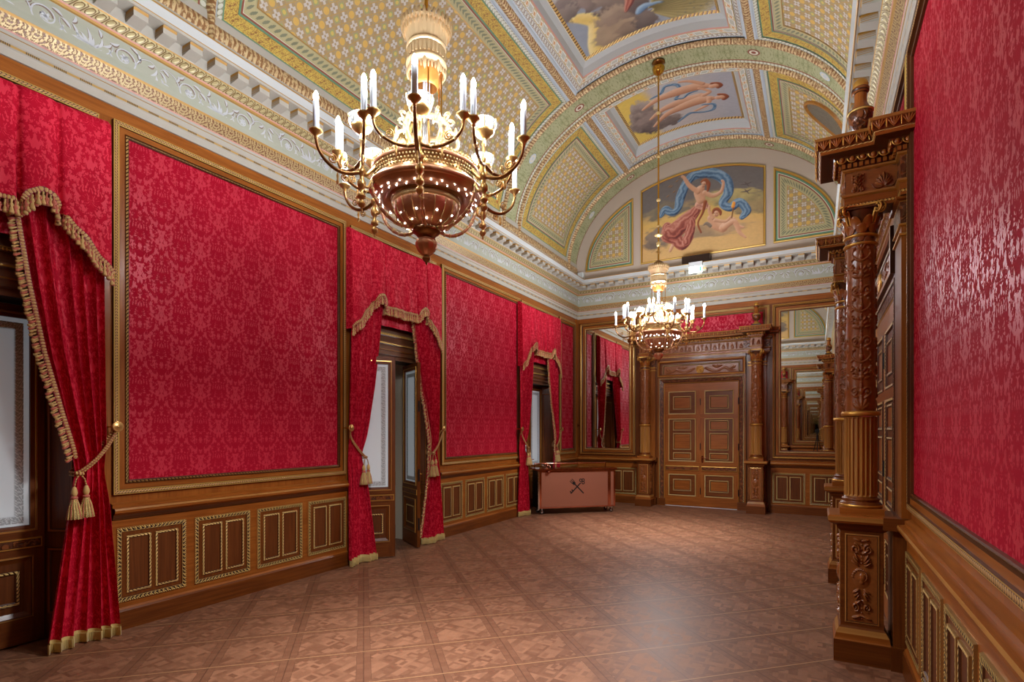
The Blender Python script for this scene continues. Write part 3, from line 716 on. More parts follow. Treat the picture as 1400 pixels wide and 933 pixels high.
RP.curve([(35, 8), (35, 60)], 1.8); RP.curve([(35, 130), (35, 182)], 1.8); RP.blob(35, 98, 21, 24, 0, .7, .9); RP.blob(35, 98, 17, 20, 0, .35, .2); RP.blob(34, 98, 9, 12, 0, 1.15); RP.blob(35, 88, 7, 6, 0, .95); RP.spiral(35, 98, 21, .98, 0, 1, 2.0, 1.0)
for s in (-1, 1):
    RP.spiral(35 + s * 15, 160, 11, 1.5, pi / 2, s, 2.0); RP.spiral(35 + s * 14, 32, 9, 1.4, -pi / 2, -s, 2.0); RP.leaf(35, 148, pi / 2 - s * .9, 22, 6); RP.leaf(35, 50, -pi / 2 + s * .9, 22, 6)
    for q in range(3): RP.leaf(35 + s * 6, 122 + q * 5, pi / 2 - s * (1.0 - .25 * q), 20, 5); RP.leaf(35 + s * 5, 72 - q * 5, -pi / 2 + s * (1.0 - .25 * q), 18, 5)
    RP.leaf(35, 14, -s * .3 if s > 0 else pi + .3, 24, 5); RP.leaf(35, 178, .2 if s > 0 else pi - .2, 18, 5)
RF = Relief(160, 60)          # frieze anthemion repeat
for i in range(7): RF.leaf(40, 6, pi / 2 + (i - 3) * .36, 40 - 3 * abs(i - 3), 8)
RF.curve([(120, 4), (120, 52)], 2.2)
for s in (-1, 1):
    RF.spiral(120 + s * 14, 10, 8, 1.3, pi / 2, s, 2.0); RF.blob(120 + s * 14, 10, 4, 4, 0, 1.0)
    for q in range(3): RF.leaf(120, 16 + 11 * q, pi / 2 - s * .8, 18, 5.5); RF.blob(120 + s * 17, 31 + 9 * q, 3, 3, 0, 1)
    RF.curve([(40 + s * 8, 5), (40 + s * 26, 4), (40 + s * 38, 18)], 1.8)
RH = Relief(300, 56)          # swag panel above the door
for s in (-1, 1):
    for t in np.linspace(0, 1, 22):
        x = 150 + s * (26 + 108 * t); y = 34 - 22 * sin(pi * ((t * 1.5) % 1.0)); RH.blob(x, y, 5.5 + 2 * sin(9 * t), 5.5, 0, .9 + .3 * sin(17 * t))
    RH.leaf(150 + s * 70, 34, .6 if s > 0 else pi - .6, 24, 8); RH.leaf(150 + s * 70, 34, pi - .6 if s > 0 else .6, 24, 8); RH.blob(150 + s * 70, 40, 7, 8, 0, 1.2)
    for q in range(4): RH.leaf(150 + s * (112 + q * 8), 20 + 5 * (q % 2), (.5 + q * .3) if s > 0 else pi - .5 - q * .3, 18, 6)
def relief_grid(mb, R, f, depth, m, lift=0.0, step=1):
    """f(u, v, d) -> point, u and v in 0..1"""
    h = R.h[::step, ::step]; V, U = np.mgrid[0:h.shape[0], 0:h.shape[1]].astype(float); U /= h.shape[1] - (0 if R.wrap else 1); V /= h.shape[0] - 1
    P = f(U, V, lift + depth * h); mb.grid(P, np.stack([U * 1.1, V * .4], 2), m, True, False, False)

# ------------------------------------------------------------------ carved portal: x along wall, y out, z up, origin on floor
CX, CY = 1.115, .278
def portal_proto(label, loc, rz):
    root = thing('carved_portal', label, 'portal', loc, rz, 'carved wooden portals')
    mb = MB(); E_ = [(-1.34, 0), (-1.34, .066), (-1.215, .066), (-1.215, .378), (-1.015, .378), (-1.015, .066), (-.89, .066), (-.89, .035)]
    path = [(x, y, 0) for x, y in E_] + [(-x, y, 0) for x, y in E_[::-1]]
    pr = [(0, 3.215), (0, 3.235), (.004, 3.25), (.006, 3.295), (.02, 3.305), (.02, 3.318), (0, 3.322), (0, 3.478), (.016, 3.486), (.02, 3.497), (.024, 3.5), (.03, 3.532), (.036, 3.536), (.07, 3.572), (.15, 3.578), (.155, 3.598), (.162, 3.602), (.182, 3.668), (.19, 3.684), (0, 3.70)]
    ms = ['wood_panel', 'gilt_bead', 'wood_panel', 'gilt_soft', 'wood_pale', 'wood_panel', 'wood_carved', 'gilt_soft', 'wood_pale', 'wood_dark', 'wood_dark', 'wood_dark', 'wood_dark', 'wood_dark', 'wood_panel', 'gilt_bead_fine', 'wood_mid', 'wood_pale', 'wood_dark']
    mould(mb, path, (0, 0, 1), pr, ms, False)
    for a, b, y in ((-1.34, -.89, .066), (-1.215, -1.015, .378), (-.89, .89, .035), (.89, 1.34, .066), (1.015, 1.215, .378)): mb.quad((a, 0, 3.2155), (b, 0, 3.2155), (b, y, 3.2155), (a, y, 3.2155), 'wood_dark')
    ent = part('entablature', mb, root)
    egg = MB(); egg.lathe([(.0005, -.024), (.014, -.017), (.019, 0), (.015, .014), (.0005, .02)], 'wood_panel', 10)
    rim = MB(); t = np.linspace(-.15 * pi, 1.15 * pi, 12); rim.tube(np.stack([.028 * np.cos(t), .006 + 0 * t, -.03 * np.sin(t) + .006], 1), .0045, 'gilt_soft', 5)
    den = MB(); den.box(-.011, .011, -.008, .012, -.015, .015, 'wood_panel'); gad = MB()
    for k in range(-2, 3): gad.tube([(0, .0, -.03), (k * .011, .007, .0), (k * .017, .008, .026 - abs(k) * .005)], [.003, .0065, .004], 'wood_panel', 5)
    dart = MB(); dart.tube([(0, .004, -.03), (0, .01, .0), (0, .006, .03)], [.003, .006, .003], 'gilt_soft', 5)
    eggs, dens, gads = MB(), MB(), MB()
    def course(mb, items, out, z, pitch, tilt=0.0):
        P = np.array(path)[:, :2]; 
        for i in range(len(P) - 1):
            d = P[i + 1] - P[i]; L0 = np.linalg.norm(d); d /= L0; n = np.array([-d[1], d[0]])
            def ext(j, k2):
                if j < 0 or j >= len(P) - 1: return 0.0
                e = P[j + 1] - P[j]; cr = d[0] * e[1] - d[1] * e[0]; return (out if (cr < 0) == True else -out) * k2
            a0 = -ext(i - 1, -1) if False else 0.0
            e0 = 0.0 if i == 0 else (out if (lambda e: e[0] * d[1] - e[1] * d[0])(P[i] - P[i - 1]) < 0 else -out); e1 = 0.0 if i == len(P) - 2 else (out if d[0] * (P[i + 2] - P[i + 1])[1] - d[1] * (P[i + 2] - P[i + 1])[0] < 0 else -out)
            L = L0 + e0 + e1
            if L < pitch * .6: continue
            m = max(1, int(round(L / pitch))); 
            for q in range(m):
                p = P[i] + n * out + d * (-e0 + (q + .5) * L / m)
                for src, off in items:
                    M = np.eye(4); M[:2, 0] = d; M[:2, 1] = n; M[:2, 3] = p + d * off * L / m; M[2, 3] = z; b = MB(); b.ch = list(src.ch); mb.ch += b.xform(M).ch
    course(eggs, ((egg, 0), (rim, 0)), .052, 3.555, .062); course(dens, ((den, 0),), .026, 3.516, .036); course(gads, ((gad, 0), (dart, .5)), .172, 3.638, .085)
    part('egg_moulding', eggs, ent); part('dentil_course', dens, ent); part('gadroon_moulding', gads, ent)
    mb = MB()
    for k in range(10):
        x0 = -.85 + .17 * k; relief_grid(mb, RF, lambda u, v, d, x0=x0: np.stack([x0 + u * .17, .0365 + d, 3.325 + v * .148], 2), .014, 'wood_relief', 0, 2)
    part('carved_frieze', mb, ent)
    for s in (-1, 1):
        mb = MB(); c = s * CX; relief_grid(mb, RF, lambda u, v, d: np.stack([c - .098 + u * .196, .3785 + d, 3.325 + v * .148], 2), .019, 'wood_relief')
        for q in (-1, 1): relief_grid(mb, RF, lambda u, v, d: np.stack([c + q * (.1005 + d), .072 + u * .30, 3.325 + v * .148], 2), .019, 'wood_relief')
        part('carved_frieze', mb, ent)
    for s in (-1, 1):
        c = s * CX
        # pedestal
        mb = MB()
        def sq(prof, ms, half=None): mould(mb, [(c - .1, CY - .1, 0), (c + .1, CY - .1, 0), (c + .1, CY + .1, 0), (c - .1, CY + .1, 0)][::-1], (0, 0, 1), [(h - .1, z) for h, z in prof], ms)
        sq([(.172, 0), (.172, .155), (.164, .165), (.158, .20), (.14, .235), (.129, .25), (.128, .925), (.135, .93), (.150, .945), (.155, .965), (.196, .985), (.206, 1.0), (.206, 1.03), (.198, 1.04), (.0, 1.045)], ['wood_mid', 'wood_panel', 'wood_panel', 'wood_pale', 'wood_mid', 'wood_mid', 'wood_dark', 'wood_mid', 'wood_mid', 'wood_mid', 'wood_panel', 'wood_pale', 'wood_panel', 'wood_panel'])
        for x0, x1 in ((c - .21, c + .21),):
            mb.box(x0 + .02, x1 - .02, 0, .115, 0, .16, 'wood_mid'); mb.box(x0 + .05, x1 - .05, 0, .10, .16, .95, 'wood_mid'); mb.box(x0, x1, 0, .16, .955, 1.04, 'wood_mid')
        for (o, u) in (((c, CY + .1285, 0), (-1, 0, 0)), ((c + .1285, CY, 0), (0, 1, 0)), ((c - .1285, CY, 0), (0, -1, 0))):
            o, u = np.array(o), np.array(u, float); n = np.cross(u, (0, 0, 1.0)); mould(mb, rect(o - u * .102 + np.array([0, 0, .275]), u, (0, 0, 1), .204, .63), n, [(0, 0), (0, .004), (.009, .006), (.012, -.002)], ['gilt', 'gilt', 'wood_black'])
        pd = part('pedestal', mb, root); mb = MB()
        relief_grid(mb, RP, lambda u, v, d: np.stack([c - .09 + u * .18, CY + .129 + d,   .287 + v * .606], 2), .018, 'wood_relief')
        for q in (-1, 1): relief_grid(mb, RP, lambda u, v, d: np.stack([c + q * (.129 + d), CY - .09 + u * .18,   .287 + v * .606], 2), .018, 'wood_relief')
        part('carved_panel', mb, pd)
        # column
        mb = MB(); nf = 22
        mb.lathe([(.1025, 1.165), (.1025, 1.18), (.1025, 1.72), (.1025, 1.735)], 'wood_pale', nf * 6, (c, CY), False, rmod=lambda th, z, R: R - .011 * (np.abs(np.sin(th * nf / 2)) > .5) * ((z > 1.17) & (z < 1.73)))
        col = part('column', mb, root, 'carved wooden column with a gilded fluted lower drum')
        mb = MB(); mb.lathe([(.118, 1.742), (.122, 1.75), (.122, 1.762), (.116, 1.772), (.095, 1.776)], 'gilt_soft', 40, (c, CY))
        part('gilded_ring', mb, col)
        for z in (2.968, 3.028): mb = MB(); mb.lathe([(.09, z - .012), (.105, z - .008), (.108, z), (.105, z + .008), (.09, z + .012)], 'gilt_soft', 40, (c, CY)); part('gilded_ring', mb, col)
        mb = MB()
        mb.lathe([(.124, 1.09), (.13, 1.10), (.13, 1.112), (.122, 1.122), (.112, 1.128), (.114, 1.137), (.12, 1.142), (.116, 1.15), (.104, 1.156), (.1, 1.166)], 'wood_mid', 40, (c, CY)); mb.lathe([(.126, 1.086), (.134, 1.094), (.134, 1.104), (.128, 1.110)], 'gilt_soft', 40, (c, CY))
        mb.box(c - .133, c + .133, CY - .133, CY + .133, 1.041, 1.088, 'wood_panel'); part('column_base', mb, col); mb = MB()
        relief_grid(mb, RC, lambda u, v, d: np.stack([c + (.0935 - .006 * v + d) * np.cos(u * 2 * pi), CY + (.0935 - .006 * v + d) * np.sin(u * 2 * pi), 1.776 + v * 1.184], 2), .0125, 'wood_relief')
        V0 = mb.ch[0]; hh, ww = RC.h.shape; F = np.array([[i * ww + ww - 1, i * ww, (i + 1) * ww, (i + 1) * ww + ww - 1] for i in range(hh - 1)]); mb.ch[0] = (V0[0], np.concatenate([V0[1], F]), np.concatenate([V0[2], np.zeros((len(F), 4, 2))]), V0[3], True, None)
        mb.lathe([(.092, 2.97), (.094, 3.0), (.092, 3.03)], 'wood_carved', 36, (c, CY)); part('carved_shaft', mb, col); mb = MB()
        # capital: bell, two rows of leaves, corner volutes, concave abacus
        mb.lathe([(.09, 3.04), (.092, 3.10), (.098, 3.16), (.118, 3.205)], 'wood_dark', 36, (c, CY))
        for row, (z0, h, n, r0, tilt) in enumerate(((3.04, .075, 8, .094, .03), (3.07, .10, 8, .097, .042))):
            for k in range(n):
                a = (k + .5 * row) * 2 * pi / n; t = np.linspace(0, 1, 7)[:, None]; w = np.linspace(-1, 1, 5)[None]
                r = r0 + tilt * t ** 3 + .010 * (1 - w * w) - .02 * (t > .93); ww_ = .036 * np.sin(pi * (t * .8 + .18)) * w; z = z0 + h * t - .012 * (t > .93)
                P = np.stack(np.broadcast_arrays(c + r * cos(a) - ww_ * sin(a), CY + r * sin(a) + ww_ * cos(a), z), 2); mb.grid(P, np.zeros((7, 5, 2)), 'wood_panel')
        part('capital', mb, col); mb = MB()
        for k in range(4):
            a = pi / 4 + k * pi / 2
            for sg in (-1, 1):
                t = np.linspace(0, 1, 30); rr = .034 * (1 - .8 * t); ang = pi / 2 - 1.7 * 2 * pi * t
                q = np.stack([.150 + rr * np.cos(ang), 3.195 + rr * np.sin(ang)], 1); st = smooth_path([(.10, 3.11), (.118, 3.165), (.138, 3.215), (.150, 3.229)], 5); q = np.concatenate([st, q]); b = a + sg * .11
                mb.tube(np.stack([c + q[:, 0] * cos(b), CY + q[:, 0] * sin(b), q[:, 1]], 1), np.linspace(.0085, .006, len(q)), 'gilt_soft', 6)
            part('volute', mb, col); mb = MB()
        ab = []
        for k in range(4):
            a = pi / 4 + k * pi / 2; A = np.array([cos(a), sin(a)]) * .178; B = np.array([cos(a + pi / 2), sin(a + pi / 2)]) * .178; mid = (A + B) / 2
            for t in np.linspace(.06, .94, 9): ab.append(A + (B - A) * t - mid / np.linalg.norm(mid) * .026 * sin(pi * t))
        ab = [(c + p[0], CY + p[1], 0) for p in ab]
        mould(mb, ab, (0, 0, 1), [(.02, 3.198), (.004, 3.204), (.0, 3.212), (0, 3.222), (-.006, 3.228), (-.006, 3.237), (.03, 3.238)], ['wood_dark', 'wood_mid', 'wood_panel', 'wood_mid', 'gilt_soft', 'wood_dark'])
        mb.box(c - .125, c + .125, CY - .125, CY + .125, 3.205, 3.216, 'wood_dark'); part('abacus', mb, col)
        # pilaster behind
        mb = MB(); mb.box(c - .165, c + .165, 0, .055, 1.04, 3.215, 'wood_panel')
        mould(mb, [(c + .165, .0, 0), (c + .165, .055, 0), (c - .165, .055, 0), (c - .165, 0, 0)][::-1], (0, 0, 1), [(0, 3.19), (.03, 3.2), (.035, 3.214)], 'wood_panel', False)
        mould(mb, [(c + .165, .0, 0), (c + .165, .055, 0), (c - .165, .055, 0), (c - .165, 0, 0)][::-1], (0, 0, 1), [(.001, 3.035), (.006, 3.04), (.008, 3.185), (.012, 3.19)], ['gilt_soft', 'wood_carved', 'gilt_soft'], False)
        for z in (2.965, 3.03): mould(mb, [(c + .165, .0, 0), (c + .165, .055, 0), (c - .165, .055, 0), (c - .165, 0, 0)][::-1], (0, 0, 1), [(0, z - .012), (.014, z - .006), (.014, z + .006), (0, z + .012)], 'gilt_soft', False)
        part('pilaster', mb, root)
        # turned urn finial
        mb = MB(); mb.box(c - .085, c + .085, CY - .085, CY + .085, 3.70, 3.745, 'wood_black')
        mb.lathe([(.07, 3.745), (.066, 3.76), (.05, 3.785), (.03, 3.80), (.027, 3.81)], 'gilt_soft', 28, (c, CY))
        mb.lathe([(.027, 3.81), (.045, 3.825), (.066, 3.855), (.076, 3.895), (.078, 3.915), (.072, 3.93)], 'wood_carved', 28, (c, CY)); mb.lathe([(.072, 3.93), (.082, 3.936), (.082, 3.946), (.07, 3.952)], 'gilt_bead', 28, (c, CY))
        mb.lathe([(.07, 3.952), (.058, 3.97), (.044, 3.995), (.038, 4.03), (.040, 4.06), (.037, 4.075)], 'wood_panel', 28, (c, CY)); mb.lathe([(.037, 4.075), (.054, 4.085), (.056, 4.108), (.048, 4.118)], 'wood_egg', 28, (c, CY))
        mb.lathe([(.048, 4.118), (.05, 4.135), (.044, 4.16), (.028, 4.178), (.0005, 4.186)], 'gilt_soft', 28, (c, CY)); part('urn_finial', mb, root)
    # casing and swagged head
    mb = MB(); P = [(.752, .0, 0), (.752, .0, 2.66), (-.752, .0, 2.66), (-.752, .0, 0)]
    mould(mb, P, (0, 1, 0), [(0, 0), (0, .03), (.012, .036), (.02, .03), (.03, .034), (.088, .046), (.094, .056), (.112, .056), (.118, .05), (.142, .05), (.15, .0)], ['wood_dark', 'gilt_soft', 'wood_dark', 'wood_dark', 'wood_carved', 'wood_dark', 'gilt_leaf', 'wood_dark', 'wood_panel', 'wood_dark'], False)
    for s in (-1, 1): mb.box(s * .82 - .085, s * .82 + .085, 0, .07, 0, .16, 'wood_mid')
    mb.box(-.90, .90, 0, .05, 2.80, 3.215, 'wood_panel', 'k'); mb.quad((-.9, .05, 2.8), (.9, .05, 2.8), (.9, .05, 3.215), (-.9, .05, 3.215), 'wood_mid')
    mould(mb, rect((.79, .05, 2.815), (-1, 0, 0), (0, 0, 1), 1.58, .25), (0, 1, 0), [(0, 0), (.006, .014), (.022, .01), (.03, .003)], ['wood_dark', 'gilt_leaf', 'wood_dark'])
    mould(mb, rect((.895, .05, 2.80), (-1, 0, 0), (0, 0, 1), 1.79, .36), (0, 1, 0), [(0, 0), (.004, .03), (.03, .034), (.05, .02), (.06, .0)], ['wood_dark', 'wood_pale', 'wood_panel', 'wood_dark'])
    cas = part('door_casing', mb, root); mb = MB()
    relief_grid(mb, RH, lambda u, v, d: np.stack([-.75 + u * 1.5, .0535 + d, 2.845 + v * .19], 2), .016, 'wood_relief'); hd = part('carved_head', mb, cas)
    mb = MB(); M = np.array([[1, 0, 0, 0], [0, 0, 1, .0], [0, 1, 0, 2.94], [0, 0, 0, 1.]])
    b = MB()
    for r in (.082, .062, .04): b.lathe([(r - .016, .062), (r - .014, .074), (r - .006, .078), (r, .074), (r + .002, .06)], 'gilt_soft', 32)
    b.lathe([(.0005, .084), (.012, .082), (.022, .07), (.03, .066)], 'gilt_soft', 24); mb.ch += b.xform(M).ch; part('gilt_rosette', mb, cas)
    return root
PX = -2.168
pf = portal_proto('carved wooden portal with columns around the closed double door on the end wall', (PX, YF, 0), pi)
def place_portal(label, loc, rz): o = dup(pf); o.location = loc; o.rotation_euler = (0, 0, rz); o['label'] = label; return o
place_portal('tall carved portal with columns and urns standing close to the camera on the red wall', (XR, 5.752, 0), pi / 2)
place_portal('carved portal behind the camera, seen only in the mirrors', (2 * XC - PX, YB, 0), 0)

# ------------------------------------------------------------------ panelled door leaves
def door_leaf(name, label, loc, rz, w=.752, h=2.65, handle=False, hinges=-1):
    """leaf standing x 0..w, face towards +y"""
    root = thing(name, label, 'door', loc, rz, None, 'structure')
    mb = MB(); t = .032
    zs = [(1.985, 2.49, [(0, 1)]), (.97, 1.90, [(.72, .95), (.27, .66), (.05, .21)]), (.225, .70, [(0, 1)])]
    mb.box(0, w, -t, 0, .018, h, 'wood_panel', 'k')
    xs0, xs1 = .085, w - .085; prev = .018
    for z0, z1, _ in sorted(zs): mb.quad((w, 0, prev), (0, 0, prev), (0, 0, z0), (w, 0, z0), 'wood_panel'); prev = z1
    mb.quad((w, 0, prev), (0, 0, prev), (0, 0, h), (w, 0, h), 'wood_panel')
    for z0, z1, _ in zs:
        for a, b in ((0, xs0), (xs1, w)): mb.quad((b, 0, z0), (a, 0, z0), (a, 0, z1), (b, 0, z1), 'wood_panel')
    part('stile_frame', mb, root)
    for z0, z1, subs in zs:
        mb = MB(); mould(mb, rect((xs1, 0, z0), (-1, 0, 0), (0, 0, 1), xs1 - xs0, z1 - z0), (0, 1, 0), [(0, 0), (.004, .008), (.022, .005), (.03, -.012)], ['wood_dark', 'gilt_bead_fine', 'wood_dark'])
        mb.quad((xs1 - .03, -.012, z0 + .03), (xs0 + .03, -.012, z0 + .03), (xs0 + .03, -.012, z1 - .03), (xs1 - .03, -.012, z1 - .03), 'wood_mid'); p = part('door_panel', mb, root); mb = MB()
        for f0, f1 in subs:
            a, b = (z0 + .11, z1 - .11) if (f0, f1) == (0, 1) else (z0 + f0 * (z1 - z0), z0 + f1 * (z1 - z0))
            mould(mb, rect((xs1 - .10, 0, a), (-1, 0, 0), (0, 0, 1), xs1 - xs0 - .20, b - a), (0, 1, 0), [(0, -.012), (.003, .003), (.016, .004), (.03, -.006)], ['wood_dark', 'gilt_bead_fine', 'wood_dark']); mb.quad((xs1 - .13, -.006, a + .03), (xs0 + .13, -.006, a + .03), (xs0 + .13, -.006, b - .03), (xs1 - .13, -.006, b - .03), 'wood_panel')
        part('beaded_panel', mb, p)
    mb = MB(); mould(mb, rect((w - .02, 0, .78), (-1, 0, 0), (0, 0, 1), w - .04, .10), (0, 1, 0), [(0, 0), (.004, .02), (.014, .022), (.02, .008)], ['wood_dark', 'gilt_soft', 'wood_dark']); mb.quad((w - .04, .008, .80), (.04, .008, .80), (.04, .008, .86), (w - .04, .008, .86), 'wood_carved'); part('belt_rail', mb, root)
    if handle:
        mb = MB(); x = w - .045; mb.box(x - .018, x + .018, 0, .008, .955, 1.10, 'copper_polish'); mb.lathe([(.0, .008), (.022, .01), (.022, .016), (.0, .03)], 'copper_polish', 16)
        mb.ch[-1] = MB().add(mb.ch[-1][0] @ np.array([[1, 0, 0], [0, 0, 1], [0, 1, 0]]).T + np.array([x, 0, 1.06]), mb.ch[-1][1], mb.ch[-1][2], 'copper_polish', True).ch[0]
        mb.tube([(x, .02, 1.06), (x, .05, 1.06), (x - .03, .056, 1.058), (x - .115, .056, 1.05), (x - .13, .05, 1.048)], .0095, 'copper_polish', 10); part('lever_handle', mb, root, 'copper lever handle on a long plate')
    mb = MB()
    for z in (.35, 1.3, 2.25): mb.tube([(.0 - .004, .004, z - .07), (.0 - .004, .004, z + .07)], .009, 'iron_black', 8)
    part('hinge', mb, root); return root
W_ = .752
# on the far wall +y of the leaf faces the room, so each leaf is turned by pi; world x = PX - local
door_leaf('door_1', 'closed panelled door leaf with the copper lever handle', (PX + W_, YF - .034, 0), pi, W_, handle=True)
dl = door_leaf('door_2', 'closed panelled door leaf on the hinge side beside the mirror with the curtain reflection', (PX, YF - .034, 0), pi, W_)
mb = MB(); mb.box(PX - .752, PX + .752, YF - .03, YF + .03, .001, .012, 'white_paint'); struct('gap_light_strip', mb, 'pale strip painted as light showing under the far double door', 'painted light strip')  # light leaking under the doors, painted as a pale strip
door_leaf('door_3', 'panelled door leaf inside the carved portal beside its second column', (XR - .034, 5.752, 0), pi / 2, W_)
door_leaf('door_4', 'panelled door leaf inside the carved portal beside its closest column', (XR - .034, 5.752 - W_, 0), pi / 2, W_)
door_leaf('door_5', 'panelled door leaf behind the camera with hinges by the window', (2 * XC - PX - W_, YB + .034, 0), 0, W_)
door_leaf('door_6', 'panelled door leaf behind the camera with hinges by the mirror', (2 * XC - PX, YB + .034, 0), 0, W_)

# ------------------------------------------------------------------ end walls
def end_wall(W, name, label, flip):
    X = (lambda a: 2 * XC - a) if flip else (lambda a: a)
    def span(a, b): return (min(X(a), X(b)), max(X(a), X(b)))
    mb = MB(); W.quad(mb, XL, XR, 0, ZW - .10, 0, 'wood_mid', horiz=False); o = 3.3
    mb.quad(W.p(XL, 0, ZW - .1), W.p(XR, 0, ZW - .1), W.p(XR, 0, ZW), W.p(XL, 0, ZW), 'wood_panel', [[0, 0], [5.5, 0], [5.5, .1], [0, .1]])
    # lunette field
    f = np.linspace(0, 180, 61); x = XC - (VA + .05) * np.cos(np.radians(f)); z = VZ + (VB + .05) * np.sin(np.radians(f))
    P = np.stack([np.stack([W.p(a, 0, ZW) for a in x]), np.stack([W.p(a, 0, b) for a, b in zip(x, z)])], 1); mb.grid(P, np.zeros((61, 2, 2)), 'lunette_wall', False)
    w = struct(name, mb, label, 'wall')
    D_ = .075
    for a, b, n in ((XL + .05, -3.50, 2), (-.81, .48, 2)): s0, s1 = span(a, b); dado(W, s0, s1, n, w, D_, z0=.2, z1=.80)
    # moulded frames of the lunette
    arc = lambda a, b, r: [(XC - (VA - .25) * cos(t), VZ + (VB - r) * sin(t)) for t in np.linspace(a, b, 17)]
    ax, az = VA - .25, VB - .385
    def side(d):
        """outline of a quarter coffer pulled in by d: straight edge, base and arc"""
        xr, zb = -3.625 - d, 5.385 + d; t0 = math.acos((XC - xr) / (ax - d)); t1 = math.asin((zb - VZ) / (az - d))
        return [(xr, zb)] + [(XC - (ax - d) * cos(t), VZ + (az - d) * sin(t)) for t in np.linspace(t0, t1, 22)]
    def tx(xx): return math.acos((XC - xx) / ax)
    cen = [(-3.455, 5.37), (-.905, 5.37)] + [(XC - ax * cos(t), VZ + (az + .045) * sin(t)) for t in np.linspace(tx(-.905), tx(-3.455), 21)]
    fr = {}
    def P3(pts, y=0.0): return np.array([W.p(X(p[0]), y, p[1]) for p in pts])
    def oriented(P): return P if np.cross(P[1] - P[0], P[2] - P[1]) @ W.ey > 0 else P[::-1]
    for key in 'lcr':
        mir = (lambda pts: [(2 * XC + .06 - p[0], p[1]) for p in pts]) if key == 'r' else (lambda pts: pts)
        base = cen if key == 'c' else side(0.0); mb = MB(); mould(mb, oriented(P3(mir(base))), W.ey, [(0, 0), (.004, .03), (.025, .036), (.042, .014), (.045, .006)], ['gilt_soft', 'gilt_line', 'gilt_soft', 'wood_dark']); g = part('gilt_frame', mb, w)
        if key == 'c': continue
        mb = MB(); d0 = .043; yy = .008
        for wd, m in ((.035, 'line_green'), (.012, 'line_cream'), (.022, 'line_red'), (.13, 'coffer_leaf'), (.01, 'gold_line')):
            A, B = np.array(mir(side(d0))), np.array(mir(side(d0 + wd))); L = np.concatenate([[0], np.cumsum(np.linalg.norm(np.diff(np.vstack([A, A[:1]]), axis=0), axis=1))])
            mb.grid(np.stack([P3(A, yy), P3(B, yy)], 1), np.stack(np.broadcast_arrays(L[:, None], np.array([0., 1.])[None]), 2), m, False, cu=True); d0 += wd
        B = np.array(mir(side(d0))); cc = B.mean(0); Q = cc + (B - cc) * .01
        mb.grid(np.stack([P3(B, yy), P3(Q, yy)], 1), np.stack([B - cc, Q - cc], 1), 'coffer_field', False, cu=True); part('painted_coffer', mb, g)
    # damask above the portal
    s0, s1 = span(-3.52, -.835); mb = MB(); W.frame(mb, s0, s1, 3.60, 4.16, FPROF, FMATS); c = W.p((s0 + s1) / 2, 0, 3.6)
    r = thing('damask_hanging', 'low red damask panel above the ' + ('far double door portal' if not flip else 'portal behind the camera'), 'wall hanging', tuple(c), 0, 'framed damask wall hangings'); part('gilded_frame', mb, r, None, c)
    mb = MB(); W.quad(mb, s0 + .117, s1 - .117, 3.717, 4.043, .007, 'damask_wall', True); part('damask_cloth', mb, r, None, c)
    # mirrors
    for (a, b), lab in (((-4.90, -3.574), 'tall mirror in a gilded wood frame reflecting the red curtains beside the bar cart' if not flip else 'tall mirror behind the camera beside the first curtained window'), ((-.779, .44), 'tall mirror in a gilded wood frame reflecting the columns, next to the carved portal' if not flip else 'tall mirror directly behind the tripod camera')):
        s0, s1 = span(a, b); c = W.p((s0 + s1) / 2, 0, 1.085); r = thing('framed_mirror', lab, 'mirror', tuple(c), 0, 'tall framed mirrors'); mb = MB()
        W.frame(mb, s0, s1, 1.085, 4.155, [(0, 0), (0, .034), (.01, .04), (.022, .034), (.03, .028), (.042, .034), (.05, .03), (.06, .016), (.108, .014), (.112, .026), (.12, .03), (.132, .022), (.15, .018), (.155, .004)], ['wood_dark', 'gilt', 'gilt_soft', 'wood_dark', 'gilt', 'wood_dark', 'wood_dark', 'wood_panel', 'wood_dark', 'gilt', 'gilt_bead_fine', 'wood_mid', 'wood_dark'])
        part('gilded_frame', mb, r, None, c); mb = MB(); W.quad(mb, s0 + .15, s1 - .15, 1.235, 4.005, .006, 'mirror_glass'); part('mirror_glass', mb, r, None, c)
    return w, fr
wall_far, lun = end_wall(WF, 'wall_far', 'end wall with the closed double door, two mirrors and a painted lunette', False)
wall_back, lunb = end_wall(WB, 'wall_back', 'end wall behind the camera with two mirrors and a painted lunette', True)
